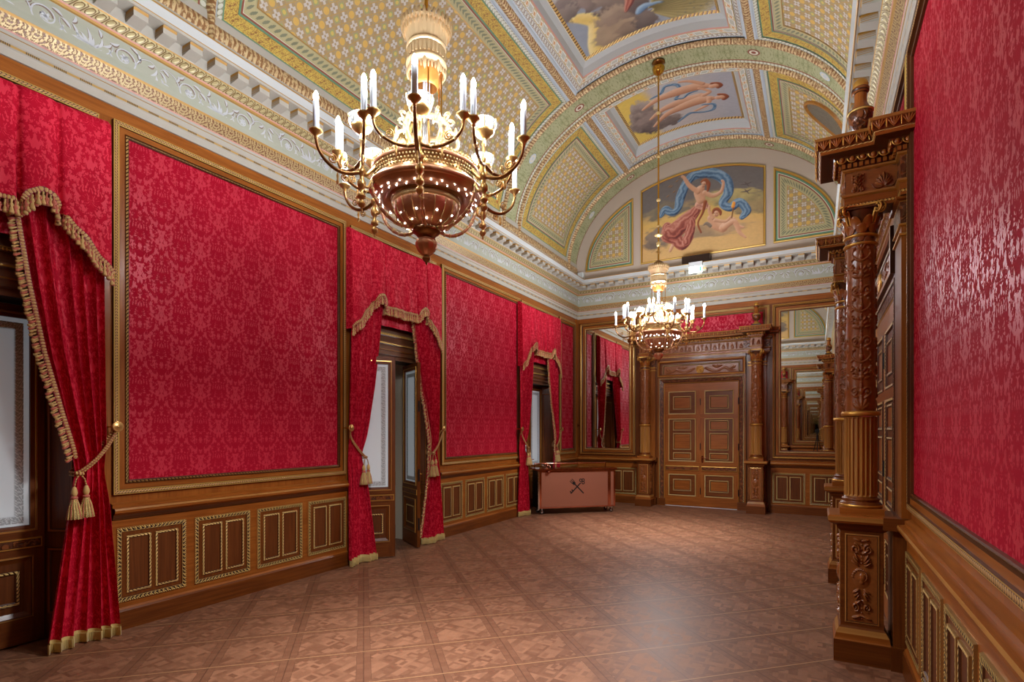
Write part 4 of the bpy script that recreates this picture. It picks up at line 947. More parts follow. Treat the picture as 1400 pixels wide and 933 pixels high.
# ------------------------------------------------------------------ tall window bays
XD = -5.28                        # plane of the closed French doors
def window_bay(k, c, niche, label):
    a, b = c - WH, c + WH; ia, ib = c - .60, c + .60; mb = MB(); zl = 2.60
    # splayed reveals, soffit, header mouldings, back of the niche
    for y0, y1, s in ((a, ia, 1), (b, ib, -1)):
        mb.quad((XL, y0, 0), (XD - .03, y1, 0), (XD - .03, y1, WTOP), (XL, y0, WTOP), 'wood_mid', [[0, .1], [0, .4], [3, .4], [3, .1]])
    mb.quad((XL, a, WTOP), (XL, b, WTOP), (XD - .03, ib, WTOP), (XD - .03, ia, WTOP), 'wood_dark')
    win = struct('window_%d' % k, mb, label, 'window')
    mb = MB()
    for y0, y1 in ((a, ia), (b, ib)):
        u = np.array([XD - .03 - XL, y1 - y0, 0]); L = np.linalg.norm(u); u /= L; n = np.cross(u, (0, 0, 1.0)); 
        if n[1] * (c - y0) < 0: u = -u; n = -n; o = np.array([XD - .03, y1, 0])
        else: o = np.array([XL, y0, 0])
        for z0, z1 in ((.2, .72), (.84, 2.45)): mould(mb, rect(o + u * .06 + np.array([0, 0, z0]) + n * .002, u, (0, 0, 1), L - .12, z1 - z0), n, [(0, 0), (.006, .012), (.02, .010), (.03, .0)], ['wood_dark', 'wood_panel', 'wood_dark'])
    part('reveal_panel', mb, win)
    mb = MB(); pr = [(.0, 2.60), (.085, 2.602), (.055, 2.66), (.095, 2.668), (.07, 2.718), (.08, 2.726), (.105, 2.733), (.07, 2.80), (.105, 2.808), (.103, 2.822), (.108, 2.835), (.062, 2.915), (.098, 2.922), (.094, 2.945), (.09, 2.955), (.05, 3.06)]
    WH_ = Wall((XL - .14, 0, 0), (0, 1, 0), (1, 0, 0)); WH_.run(mb, a + .05, b - .05, pr, ['wood_black', 'wood_gloss', 'wood_gloss', 'wood_gloss', 'wood_gloss', 'gilt_line', 'wood_gloss', 'wood_gloss', 'gilt_line', 'wood_gloss', 'wood_gloss', 'wood_gloss', 'gilt_bead', 'gilt_line', 'wood_gloss'])
    mb.quad((XL - .14, a, 2.60), (XL - .14, b, 2.60), (XD - .05, b, 2.60), (XD - .05, a, 2.60), 'wood_black'); part('header_moulding', mb, win, 'glossy wooden header above the glazed doors')
    mb = MB(); q = [(XD + .02, ib, 0), (XD + .02, ib, zl), (XD + .02, ia, zl), (XD + .02, ia, 0)]
    mould(mb, [q[3], q[2], q[1], q[0]], (1, 0, 0), [(0, -.05), (0, .0), (-.03, .01), (-.035, 0), (-.05, 0)], ['wood_dark', 'wood_mid', 'gilt_soft', 'wood_mid'], False) if False else None
    xb = XD - .42 if niche else XD - .10
    mb.quad((xb, ia - .05, 0), (xb, ib + .05, 0), (xb, ib + .05, zl + .1), (xb, ia - .05, zl + .1), 'blind')
    for y in (ia - .02, ib + .02): mb.quad((XD - .03, y, 0), (xb, y, 0), (xb, y, zl + .1), (XD - .03, y, zl + .1), 'blind')
    mb.quad((XD - .03, ia - .05, zl + .06), (xb, ia - .05, zl + .06), (xb, ib + .05, zl + .06), (XD - .03, ib + .05, zl + .06), 'wood_dark'); part('niche_back', mb, win, 'pale blind behind the glazed doors')
    return win
for k, (c, n) in enumerate(zip(WIN, (False, True, False))):
    window_bay(k + 1, c, n, ['tall window bay beside the camera with a closed French door', 'tall window bay in the middle with ajar French doors', 'tall window bay in the corner behind the bar cart'][k])

def french_leaf(label, hinge, ang, w=.60, h=2.585, s=1, lever=True):
    """glazed leaf: local x 0..w from the hinge, room face towards s*y"""
    root = thing('french_door', label, 'French door', (hinge[0], hinge[1], 0), ang, 'glazed French door leaves'); t = .022
    f = lambda y: s * y; mb = MB(); st = .088
    def b(x0, x1, z0, z1, m='wood_mid', tt=t): mb.box(x0, x1, -tt, tt, z0, z1, m)
    b(0, st, .015, h); b(w - st, w, .015, h); b(st, w - st, .015, .21); b(st, w - st, .68, .895); b(st, w - st, 2.49, h); b(st, w - st, .21, .68, 'wood_recess', .008)
    part('stile_frame', mb, root)
    for sd in (1, -1):
        n = (0, sd, 0); u = (-sd, 0, 0); X0 = lambda inset: (w - inset if sd > 0 else inset)
        mb = MB(); mould(mb, rect((X0(st - .045), sd * t, .865), u, (0, 0, 1), w - 2 * (st - .045), 2.535 - .865), n, [(0, 0), (.002, .007), (.012, .008), (.016, .001), (.045, -.004), (.047, -.016)], ['gilt_soft', 'gilt', 'gilt_soft', 'wood_mid', 'wood_dark'])
        mould(mb, rect((X0(.014), sd * t, .735), u, (0, 0, 1), w - .028, .08), n, [(0, 0), (.003, .009), (.012, .009), (.016, .002)], ['gilt_soft', 'gilt_soft', 'wood_dark']); q = rect((X0(.03), sd * (t + .002), .751), u, (0, 0, 1), w - .06, .048); mb.quad(*q, 'wood_carved')
        part('gilded_moulding', mb, root); mb = MB()
        mould(mb, rect((X0(st - .02), sd * t, .205), u, (0, 0, 1), w - 2 * (st - .02), .475), n, [(0, 0), (.003, .009), (.012, .009), (.018, .002), (.05, -.013)], ['gilt_soft', 'gilt', 'wood_dark', 'wood_mid'])
        mould(mb, rect((X0(st + .06), sd * .008, .31), u, (0, 0, 1), w - 2 * (st + .06), .265), n, [(0, 0), (.004, .012), (.02, .011), (.03, .004)], ['wood_dark', 'gilt_bead_fine', 'wood_dark']); part('lower_panel', mb, root)
    mb = MB(); mb.box(st - .005, w - st + .005, -.004, .004, .89, 2.495, 'milk_glass'); g = part('glass_pane', mb, root, 'milky glass pane with an etched border')
    mb = MB()
    for sd in (1, -1):
        for d0, d1, m in ((.035, .085, 'etched_band'), (.03, .034, 'dark_metal') if False else (.088, .091, 'etched_band')):
            mould(mb, rect((w - st if sd > 0 else st, sd * .0045, .895), (-sd, 0, 0), (0, 0, 1), w - 2 * st, 1.595), (0, sd, 0), [(d0, .0004), (d1, .0004)], [m])
    part('etched_border', mb, g); mb = MB()
    for z0, z1 in ((.93, 1.10), (.25, .42), (1.9, 2.05)): mb.box(w, w + .004, -.012, .012, z0, z1, 'iron_black')
    part('lock_plate', mb, root); mb = MB()
    if not lever: return root
    mb.tube([(w - .04, s * t, 1.03), (w - .04, s * (t + .04), 1.03), (w - .06, s * (t + .045), 1.03), (w - .13, s * (t + .042), 1.028)], .008, 'brass', 8); part('handle', mb, root)
    return root
def ang(dx, dy): return math.atan2(dy, dx)
french_leaf('closed French door with milky glass behind the curtain closest to the camera', (XD, WIN[0] + .60), ang(0, -1), .595, s=1)
french_leaf('closed French door leaf out of sight behind the first valance', (XD, WIN[0] - .60), ang(0, 1), .595, s=-1)
french_leaf('French door swung into the room, its milky glass beside the red curtain', (-5.165, 4.845), ang(.655, .755), .62, s=-1, lever=False)
french_leaf('French door seen almost edge on in the middle window bay', (-5.345, 6.165), ang(.866, -.5), .615, s=1)
french_leaf('closed French door with milky glass in the bay behind the bar cart', (XD, WIN[2] + .60), ang(0, -1), .595, s=1)
french_leaf('closed French door leaf hidden by the curtain behind the bar cart', (XD, WIN[2] - .60), ang(0, 1), .595, s=-1)

# ------------------------------------------------------------------ curtains
FX = XL + .135                     # front plane of the valances
tassel_src = MB(); tassel_src.lathe([(.002, 0), (.006, -.006), (.0045, -.02), (.009, -.026), (.0105, -.034), (.006, -.042), (.0085, -.050), (.013, -.070), (.012, -.078), (.001, -.079)], 'thread_gold', 6)
tassel_b = MB(); tassel_b.lathe([(.002, 0), (.005, -.006), (.004, -.022), (.010, -.030), (.0125, -.044), (.006, -.054), (.010, -.064), (.0125, -.076), (.001, -.077)], 'thread_rose', 6)
def tassel_row(mb, P, sc=1.0, pitch=.021):
    P = np.asarray(P, float); L = np.concatenate([[0], np.cumsum(np.linalg.norm(np.diff(P, axis=0), axis=1))]); n = max(3, int(L[-1] / pitch))
    q = np.stack([np.interp(np.linspace(0, L[-1], n), L, P[:, i]) for i in range(3)], 1); r = np.random.default_rng(3)
    q += r.normal(0, .0035, q.shape); mb.inst(tassel_src, q[::2], sc * (1 + r.normal(0, .06, len(q[::2])))); mb.inst(tassel_b, q[1::2], sc * .95)
def braid(mb, P, w, m, up=(0, 0, 1), off=(.004, 0, 0)):
    P = np.asarray(P, float); up = np.asarray(up, float); t = np.gradient(P, axis=0); t /= np.linalg.norm(t, axis=1)[:, None] + 1e-9
    n = np.cross(np.array([1.0, 0, 0]), t); L = np.concatenate([[0], np.cumsum(np.linalg.norm(np.diff(P, axis=0), axis=1))]); n[n[:, 2] < 0] *= -1 if abs(t[len(t) // 2][2]) < .8 else 1
    mb.grid(np.stack([P + off, P + n * w + off], 1), np.stack(np.broadcast_arrays(L[:, None], np.array([0, 1.])[None]), 2), m, False)

def valance(c, label, H=.885):
    """pleated pelmet with bell pleats and swagged tails; symmetric about c"""
    org = (FX, c, 4.0); root = thing('valance', label, 'valance', org, 0, 'fringed red valances'); mb = MB()
    y = np.linspace(-H, H, 181); d = H - np.abs(y)
    def low(d): return np.interp(d, [0, .17, .33, .345, .40, .455, .52, .57, .575, 2], [2.87, 3.04, 3.235, 3.245, 3.33, 3.345, 3.30, 3.215, 3.225, 3.225])
    lowz = low(d) + .012 * np.sin(d * 40) * (d < .33)
    def front(d): 
        base = .02 * np.sin(np.clip(d / .33, 0, 1) * pi) + .0; bell = .055 * np.sin(np.clip((d - .345) / .225, 0, 1) * pi) ** .6; g1 = -.05 * np.exp(-((d - .338) / .012) ** 2) - .045 * np.exp(-((d - .572) / .012) ** 2); return base + bell + g1
    v = np.linspace(0, 1, 26); top = 4.105 + .02 * np.cos(y * 5) - .05 * np.exp(-(y / .35) ** 2)
    Z = top[:, None] + (lowz - top)[:, None] * v[None]; Y = np.repeat(y[:, None], 26, 1)
    X = FX + front(d)[:, None] * (.25 + .75 * v[None]) + .012 * np.sin(Y * 17 + Z * 3) * v[None] + .008 * np.sin(Y * 41 + 2) * (v[None]) * (np.abs(Y) < .3) + .02 * v[None] ** 2
    X = np.where(v[None] < .02, X - .05, X)
    mb.grid(np.stack([X, c + Y, Z], 2), np.stack([Y + 7, Z], 2), 'damask_cloth')
    for s in (0, -1): mb.grid(np.stack([np.stack([X[s], c + Y[s], Z[s]], 1), np.stack([np.full(26, XL + .035), c + Y[s], Z[s]], 1)], 1), np.stack(np.broadcast_arrays(Z[s][:, None] * 1.0, np.array([.1, .25])[None]), 2), 'damask_cloth')
    cl = part('pleated_cloth', mb, root, None, org)
    edge = np.stack([X[:, -1] + .006, c + Y[:, -1], Z[:, -1]], 1); mb = MB(); braid(mb, edge, .034, 'braid_red'); part('braid', mb, root, 'red and gold woven braid', org)
    mb = MB(); tassel_row(mb, edge + np.array([0, 0, .004]), 1.25, .019); part('tassel_fringe', mb, root, 'fringe of small gold and rose tassels', org)
    mb = MB(); yy = np.linspace(c - .62, c + .62, 40); z2 = np.array([3.02, 3.26]); P = np.stack([np.repeat((XL + .03 + .01 * np.sin(yy * 22))[:, None], 2, 1), np.repeat(yy[:, None], 2, 1), np.repeat(z2[None], 40, 0)], 2); mb.grid(P, P[:, :, 1:], 'damask_cloth'); part('under_valance', mb, root, None, org); return root

def curtain(c, s, label, trim_z=(3.2, 1.28), phase=0.0, H=.885):
    """one drape; s=+1 hangs on the far side of the bay, s=-1 on the near side. d is measured from the outer edge inwards"""
    org = (FX - .03, c + s * H, 0); root = thing('curtain', label, 'curtain', org, 0, 'red damask curtains'); mb = MB()
    zz = np.concatenate([np.linspace(3.36, 1.42, 58), np.linspace(1.40, 1.22, 12), np.linspace(1.19, .085, 40)])
    inner = np.interp(zz, [.085, .5, 1.0, 1.25, 1.33, 1.45, 1.75, 2.2, 2.7, 3.2, 3.4], [.395, .335, .265, .225, .215, .235, .315, .42, .505, .57, .59])
    outer = np.interp(zz, [.085, .8, 1.25, 1.33, 1.6, 3.4], [-.055, -.01, .015, .02, .02, .015])
    n = 150; t = np.linspace(0, 1, n); T, Zg = np.meshgrid(t, zz); D = outer[:, None] + (inner - outer)[:, None] * T
    K = 6.5; pinch = np.exp(-((Zg - 1.31) / .16) ** 2); lowf = np.clip((1.2 - Zg) / 1.1, 0, 1)
    w = T * (1 + .10 * np.sin(T * 5 + phase)) * K * 2 * pi + phase + .35 * np.sin(Zg * 1.3 + phase)
    amp = .030 * (1 - .5 * pinch) * (1 - .35 * lowf) + .016 * lowf
    sw = np.sin(w); X = FX - .045 + amp * np.sign(sw) * np.abs(sw) ** .75 + .014 * np.sin(w * .47 + 1.3 * Zg + phase) + lowf * (.02 + .035 * np.sin(T * pi * 2.6 + phase)) - .03 * pinch * np.cos(T * pi) ** 2
    D = D + .010 * np.cos(w) * (1 - pinch * .5)
    Y = c + s * (H - D); Lz = np.abs(np.gradient(zz)).cumsum(); U = T * 1.25
    mb.grid(np.stack([X, Y, Zg], 2), np.stack([U + phase, Zg], 2), 'damask_cloth'); part('cloth', mb, root, None, org)
    # bullion fringe along the hem
    e = np.stack([X[-1], Y[-1], Zg[-1]], 1); h = np.stack([X[-6], Y[-6], Zg[-6]], 1); mb = MB(); f = np.linspace(0, 1, 3)[None, :, None]
    top = np.stack([X[-1] + .007, Y[-1], np.full(n, .092)], 1); bot = np.stack([X[-1] + .012, Y[-1] - s * .004, .010 + .006 * np.sin(w[-1] * 1.0)], 1); G = top[:, None] * (1 - f) + bot[:, None] * f
    L = np.concatenate([[0], np.cumsum(np.linalg.norm(np.diff(top, axis=0), axis=1))]); mb.grid(G, np.stack(np.broadcast_arrays(L[:, None], np.linspace(0, 1, 3)[None]), 2), 'bullion', False)
    mb.grid(np.stack([top + [.004, 0, .004], top + [.006, 0, -.026]], 1), np.stack(np.broadcast_arrays(L[:, None], np.array([0, 1.])[None]), 2), 'cream_fringe', False)
    stb = np.stack([np.interp(np.arange(0, L[-1], .0085), L, bot[:, i]) for i in range(3)], 1); stt = np.stack([np.interp(np.arange(0, L[-1], .0085), L, top[:, i]) for i in range(3)], 1)
    src = MB(); src.lathe([(.0042, .066), (.0046, .0), (.001, -.004)], 'cream_fringe', 5); mb.inst(src, np.c_[stb[:, :2] + [.003, 0], stb[:, 2]]); part('bullion_fringe', mb, root, 'cream bullion fringe along the hem', org)
    # tasselled edge
    if trim_z:
        k = (zz <= trim_z[0]) & (zz >= trim_z[1]); P = np.stack([X[k, -1] + .012, Y[k, -1] - s * .006, zz[k]], 1)
        mb = MB(); braid(mb, P, .03 if s > 0 else -.03, 'braid_red', off=(.006, 0, 0)); part('braid', mb, root, 'red and gold woven braid', org)
        mb = MB(); L = np.concatenate([[0], np.cumsum(np.linalg.norm(np.diff(P, axis=0), axis=1))]); m = int(L[-1] / .017); q = np.stack([np.interp(np.linspace(0, L[-1], m), L, P[:, i]) for i in range(3)], 1)
        src = MB(); b0 = MB(); b0.lathe([(.003, 0), (.0075, .012), (.006, .02), (.010, .032), (.012, .044), (.001, .05)], 'thread_gold', 6); R = np.array([[1, 0, 0, 0], [0, .5, -s * .86 * 1, 0], [0, -.86 * s * -1, .5, 0], [0, 0, 0, 1]]); R = np.eye(4); R[1, 1] = .5; R[1, 2] = -s * .86; R[2, 1] = s * -.86; R[2, 2] = -.5; b0.xform(R); src.ch += b0.ch
        s2 = MB(); b1 = MB(); b1.lathe([(.003, 0), (.008, .014), (.011, .03), (.0125, .042), (.001, .05)], 'thread_rose', 6); b1.xform(R); s2.ch += b1.ch
        rr = np.random.default_rng(5); q += rr.normal(0, .004, q.shape); ix = np.arange(m); mb.inst(src, q[ix % 3 > 0]); mb.inst(s2, q[ix % 3 == 0]); part('tassel_fringe', mb, root, 'gold and rose tassels along the inner edge', org)
    # what the tieback needs to know
    i = int(np.argmin(np.abs(zz - 1.31))); return np.stack([X[i], Y[i]], 1), s
def tieback(c, s, girth, label, H=.885):
    yk = c + s * (H + .035); zk = 1.668; XK = FX + .015; org = (XL, yk, zk)
    hk = thing('tieback_hook', label.replace('tassel tieback rope', 'gilt rosette curtain hook'), 'curtain hook', org, 0, 'gilt rosette tieback hooks'); mb = MB()
    mb.tube([(XL + .004, yk, zk), (XL + .05, yk, zk), (XK, yk, zk)], [.008, .007, .011], 'brass', 10); part('hook_arm', mb, hk, None, org); mb = MB(); b = MB()
    b.lathe([(.0005, .010), (.008, .010), (.012, .0), (.020, .007), (.025, -.002), (.035, .006), (.041, .002), (.043, -.003), (.03, -.008), (.0005, -.01)], 'gilt', 28); M = np.eye(4); M[:3, :3] = [[0, 0, 1], [0, 1, 0], [-1, 0, 0]]; M[:3, 3] = (XK + .012, yk, zk); mb.ch += b.xform(M).ch; part('rosette', mb, hk, None, org)
    org = (FX + .03, c + s * (H - .2), 1.3); root = thing('curtain_tieback', label, 'tieback', org, 0, 'tasselled rope tiebacks'); mb = MB()
    G = girth; xf = G[:, 0].max() + .028; xb = G[:, 0].min() - .014; y0, y1 = sorted((G[0, 1], G[-1, 1])); yo = c + s * (H - .0); yi = c + s * (H - .24)
    for dz, r in ((0, .0085), (-.022, .0085)):
        P = smooth_path([(XK - .005, yk, zk - .005), (xf - .012, yo + s * .0, 1.56 + dz), (xf, c + s * (H - .10), 1.425 + dz), (xf, c + s * (H - .20), 1.335 + dz), (xf - .02, yi, 1.318 + dz), (xb, yi + s * .02, 1.33 + dz), (xb - .01, c + s * (H - .1), 1.42 + dz), (XK - .02, yk - s * .004, zk - .012)], 8)
        mb.tube(P, r, 'fringe_red_gold', 8)
    kn = np.array([xf + .012, c + s * (H - .215), 1.31]); mb.tube([kn + [0, -.026, .004], kn + [.006, 0, .0], kn + [0, .026, -.004]], [.010, .017, .010], 'fringe_red_gold', 10); part('twisted_rope', mb, root, None, org)
    for dy, dz in ((-.038, 0), (.038, .006)):
        mb = MB(); x, y, z = kn; x += .008; zt = 1.215 + dz
        mb.tube([kn, (x, y + dy * .7, 1.27), (x, y + dy, zt)], .006, 'fringe_red_gold', 6)
        mb.lathe([(.004, zt), (.012, zt - .008), (.019, zt - .03), (.021, zt - .05), (.016, zt - .066), (.012, zt - .072)], 'thread_gold', 18, (x, y + dy)); mb.lathe([(.012, zt - .072), (.022, zt - .078), (.023, zt - .088), (.017, zt - .094)], 'thread_rose', 18, (x, y + dy))
        mb.lathe([(.017, zt - .094), (.022, zt - .108), (.026, zt - .118), (.031, zt - .14), (.042, zt - .20), (.049, zt - .24), (.044, zt - .242), (.005, zt - .23)], 'bullion', 36, (x, y + dy), rmod=lambda th, zz, R: R * (1 + .07 * np.sin(th * 11 + 30 * zz)))
        th = np.linspace(0, 2 * pi, 15)[:-1]
        for q in th: mb.tube([(x + .018 * cos(q), y + dy + .018 * sin(q), zt - .096), (x + .034 * cos(q), y + dy + .034 * sin(q), zt - .15), (x + .0495 * cos(q + .1), y + dy + .0495 * sin(q + .1), zt - .243)], [.002, .0035, .004], 'thread_rose' if int(q * 7) % 2 else 'thread_gold', 5)
        part('tassel', mb, root, None, org)
VAL = ['red damask valance with gold tassel fringe over the window closest to the camera', 'red damask valance over the middle window with the ajar French doors', 'red damask valance over the window in the corner behind the bar cart']
WCC = [1.255, 5.56, 9.85]
for c, l in zip(WCC, VAL): valance(c, l)
TB = ['gathering the curtain beside the first damask panel', 'gathering the unseen curtain of the first window', 'in front of the milky glass of the ajar French door', 'gathering the curtain beside the edge-on French door', 'gathering the curtain next to the bar cart', 'hanging above the bar cart counter']
for k, (i, s, l, tz, ph) in enumerate(((0, 1, 'red curtain tied back beside the first framed damask panel, closest to the camera', (3.22, 1.42), .4), (0, -1, 'red curtain of the first window on the side out of the frame', None, 2.2),
                    (1, -1, 'red curtain tied back at the ajar French door, next to the large damask panel', None, 1.1), (1, 1, 'red curtain with a tasselled edge between the edge-on French door and the second damask panel', (3.22, .1), 2.6),
                    (2, -1, 'red curtain ending on the floor beside the bar cart', None, 3.3), (2, 1, 'red curtain whose tasselled edge hangs behind the bar cart', (3.22, .1), 4.0))):
    g, _ = curtain(WCC[i], s, l, tz, ph); tieback(WCC[i], s, g, 'tassel tieback rope ' + TB[k])
# ------------------------------------------------------------------ chandelier (heights measured from the floor, origin at the vault)
def chandelier(label, loc, zt=7.565):
    org = (0, 0, zt); root = thing('chandelier', label, 'chandelier', (loc[0], loc[1], zt), radians(-56.4), 'gilt candle chandeliers')
    P_ = lambda n, mb, par, lab=None: part(n, mb, par, lab, org)
    mb = MB(); mb.lathe([(.001, zt + .02), (.10, zt + .01), (.105, zt - .01), (.06, zt - .03), (.045, zt - .04)], 'bronze', 32)
    mb.lathe([(.045, zt - .04), (.07, zt - .055), (.098, zt - .085), (.10, zt - .10), (.088, zt - .125), (.092, zt - .135), (.07, zt - .17), (.028, zt - .20), (.012, zt - .215)], 'brass', 36); P_('canopy', mb, root, 'polished brass ceiling canopy')
    mb = MB(); mb.tube([(0, 0, 4.36), (0, 0, 5.5), (0, 0, zt - .2)], .0135, 'brass', 12)
    for z in (6.75, 6.05, 5.35, 4.92): mb.lathe([(.0135, z - .025), (.03, z - .012), (.034, z), (.03, z + .012), (.0135, z + .025)], 'gilt_pale', 18)
    mb.lathe([(.014, 4.75), (.055, 4.77), (.07, 4.785), (.03, 4.80), (.014, 4.81)], 'gilt_pale', 24); mb.lathe([(.014, 4.60), (.035, 4.615), (.03, 4.64), (.038, 4.66), (.014, 4.68)], 'gilt_pale', 24)
    for k in range(6):
        a = k * pi / 3; mb.tube([(.012 * cos(a), .012 * sin(a), 4.48), (.035 * cos(a), .035 * sin(a), 4.53), (.05 * cos(a), .05 * sin(a), 4.51)], .004, 'gilt', 5)
    P_('suspension_rod', mb, root)
    # crown
    mb = MB(); mb.lathe([(.014, 4.38), (.03, 4.372), (.06, 4.355), (.10, 4.305), (.118, 4.27), (.112, 4.262)], 'bronze', 48, rmod=lambda th, z, R: R * (1 + .02 * np.sin(th * 24)))
    mb.lathe([(.118, 4.15), (.126, 4.18), (.14, 4.23), (.155, 4.262)], 'ivory_gilt', 96, rmod=lambda th, z, R: R * (1 + .03 * np.abs(np.sin(th * 16))))
    mb.lathe([(.116, 4.152), (.128, 4.142), (.130, 4.13), (.12, 4.122)], 'ivory_gilt', 48); mb.lathe([(.118, 4.122), (.116, 4.04)], 'ivory_gilt', 48); mb.lathe([(.116, 4.04), (.130, 4.036), (.132, 4.018), (.12, 4.012), (.112, 3.985)], 'ivory_gilt', 48)
    b = MB(); b.lathe([(.001, -.03), (.009, -.012), (.012, .012), (.007, .032), (.001, .04)], 'ivory_gilt', 6)
    th = np.linspace(0, 2 * pi, 33)[:-1]; mb.inst(b, np.stack([.158 * np.cos(th), .158 * np.sin(th), np.full(32, 4.262)], 1)); mb.inst(b, np.stack([.147 * np.cos(th + .1), .147 * np.sin(th + .1), np.full(32, 4.225)], 1), .7)
    s = MB(); s.box(-.006, .006, -.006, .006, -.028, .028, 'ivory_gilt'); th2 = np.linspace(0, 2 * pi, 29)[:-1]; mb.inst(s, np.stack([.1205 * np.cos(th2), .1205 * np.sin(th2), np.full(28, 4.082)], 1))
    mb.inst(b, np.stack([.118 * np.cos(th), .118 * np.sin(th), np.full(32, 3.965)], 1), np.where(np.arange(32) % 4 == 0, 1.25, .7)); cr = P_('crown', mb, root)
    mb = MB(); mb.lathe([(.085, 4.02), (.085, 3.90), (.07, 3.875)], 'amber', 24, rmod=lambda th, z, R: R * (1 + .03 * np.sin(th * 12))); P_('inner_sleeve', mb, cr)
    mb = MB()
    for k in range(6):
        a = k * pi / 3 + .2; mb.tube([(.104 * cos(a), .104 * sin(a), 4.0), (.104 * cos(a), .104 * sin(a), 3.6)], .005, 'brass', 6); mb.tube([(.11 * cos(a), .11 * sin(a), 3.60), (.19 * cos(a), .19 * sin(a), 3.34)], .007, 'gilt', 6)
    mb.lathe([(.02, 4.0), (.024, 3.9), (.024, 3.45), (.045, 3.40), (.03, 3.34)], 'crystal', 16); mb.tube([(0, 0, 4.3), (0, 0, 3.1)], .009, 'gilt', 8); P_('hanging_rods', mb, root)
    mb = MB(); mb.lathe([(.142, 3.60), (.150, 3.606), (.150, 3.635), (.142, 3.64), (.138, 3.635), (.138, 3.605), (.142, 3.60)], 'ivory_gilt', 48)
    for k in range(12):
        a = k * pi / 6; e = np.array([cos(a), sin(a), 0]); t = np.linspace(0, 1, 18); an = 1.5 * 2 * pi * t; r = .026 * (1 - .7 * t); mb.tube(np.stack([(.158 + r * np.cos(an)) * e[0], (.158 + r * np.cos(an)) * e[1], 3.655 + r * np.sin(an)], 1), .0055, 'ivory_gilt', 5)
    mb.inst(b, np.stack([.146 * np.cos(th[::2]), .146 * np.sin(th[::2]), np.full(16, 3.59)], 1), .8); P_('coronet_ring', mb, root)
    mb = MB()
    for k in range(6):
        a = k * pi / 3 + pi / 6; e = np.array([cos(a), sin(a)])
        q = smooth_path([(.14, 3.60), (.19, 3.575), (.205, 3.50), (.16, 3.44), (.15, 3.38), (.22, 3.335), (.275, 3.36), (.265, 3.41), (.235, 3.40)], 7); mb.tube(np.c_[q[:, :1] * e, q[:, 1:]], np.linspace(.011, .017, len(q)), 'ivory_gilt', 8)
        for z, r in ((3.575, .19), (3.45, .165), (3.345, .24)): mb.inst(b, [np.r_[e * r, z]], 1.3)
    P_('scroll_bracket', mb, root)
    # gallery and dish
    mb = MB(); mb.lathe([(.325, 3.325), (.343, 3.322), (.347, 3.312), (.343, 3.302)], 'copper_gilt', 72); mb.lathe([(.343, 3.302), (.336, 3.27), (.338, 3.235), (.346, 3.215)], 'bronze', 72)
    b2 = MB(); b2.lathe([(.001, -.008), (.008, 0), (.001, .008)], 'gilt_pale', 6); c2 = MB(); c2.lathe([(.001, -.004), (.014, 0), (.001, .004)], 'gilt_pale', 4)
    th3 = np.linspace(0, 2 * pi, 97)[:-1]; mb.inst(b2, np.stack([.344 * np.cos(th3), .344 * np.sin(th3), np.full(96, 3.329)], 1), 1.1)
    for j, z in enumerate((3.285, 3.262, 3.239)): mb.inst(b2, np.stack([.341 * np.cos(th3 + .033 * j), .341 * np.sin(th3 + .033 * j), np.full(96, z)], 1), .85)
    mb.lathe([(.346, 3.215), (.362, 3.205), (.368, 3.19), (.362, 3.176), (.352, 3.170)], 'copper_gilt', 96); mb.lathe([(.325, 3.325), (.30, 3.24), (.28, 3.2)], 'bronze', 72); P_('gallery', mb, root, 'pierced copper gilt gallery')
    mb = MB(); mb.lathe([(.352, 3.170), (.338, 3.146), (.315, 3.130), (.288, 3.124), (.262, 3.13), (.245, 3.143), (.238, 3.15)], 'copper_gilt', 96); mb.lathe([(.238, 3.15), (.232, 3.142), (.226, 3.146), (.222, 3.136), (.215, 3.128)], 'bronze', 96)
    dish = P_('dish', mb, root); mb = MB(); sp = MB(); sp.lathe([(.0005, -.0075), (.006, -.005), (.0075, 0), (.005, .005), (.0005, .007)], 'lamp_spark', 6); r2 = np.random.default_rng(11)
    a = np.linspace(0, 2 * pi, 49)[:-1] + r2.normal(0, .03, 48); rr = np.where(np.arange(48) % 2, .327, .303); mb.inst(sp, np.stack([rr * np.cos(a), rr * np.sin(a), np.where(np.arange(48) % 2, 3.133, 3.121)], 1), r2.uniform(.35, .7, 48))
    a = np.linspace(0, 2 * pi, 19)[:-1] + .1; rr = np.where(np.arange(18) % 2, .185, .14); mb.inst(sp, np.stack([rr * np.cos(a), rr * np.sin(a), np.where(np.arange(18) % 2, 3.018, 2.975)], 1), r2.uniform(.5, .95, 18)); P_('lamp_beads', mb, dish)
    mb = MB(); mb.lathe([(.216, 3.13), (.224, 3.122), (.222, 3.108), (.212, 3.10)], 'gilt_pale', 72); mb.lathe([(.212, 3.10), (.208, 3.065), (.192, 3.025), (.162, 2.99), (.12, 2.966), (.08, 2.955)], 'copper_gilt', 96, rmod=lambda th, z, R: R * (1 + .012 * np.sin(th * 18) * np.sin(z * 160)))
    for k in range(18):
        a = k * 2 * pi / 18; q = [(.213, 3.10), (.209, 3.06), (.193, 3.02), (.163, 2.985), (.121, 2.961)]; mb.tube([(r * cos(a), r * sin(a), z) for r, z in q], .004, 'gilt_pale', 5)
    P_('lower_bowl', mb, dish); mb = MB()
    for k in range(6):
        a = k * pi / 3; q = smooth_path([(.362, 3.18), (.365, 3.14), (.335, 3.06), (.28, 2.995), (.205, 2.952), (.14, 2.945), (.09, 2.955)], 6); mb.tube([(r * cos(a), r * sin(a), z) for r, z in q], .011, 'copper_gilt', 8)
        for r, z in q[3::4]: mb.inst(b2, [(r * cos(a), r * sin(a), z)], 2.0)
    P_('strap', mb, root); mb = MB()
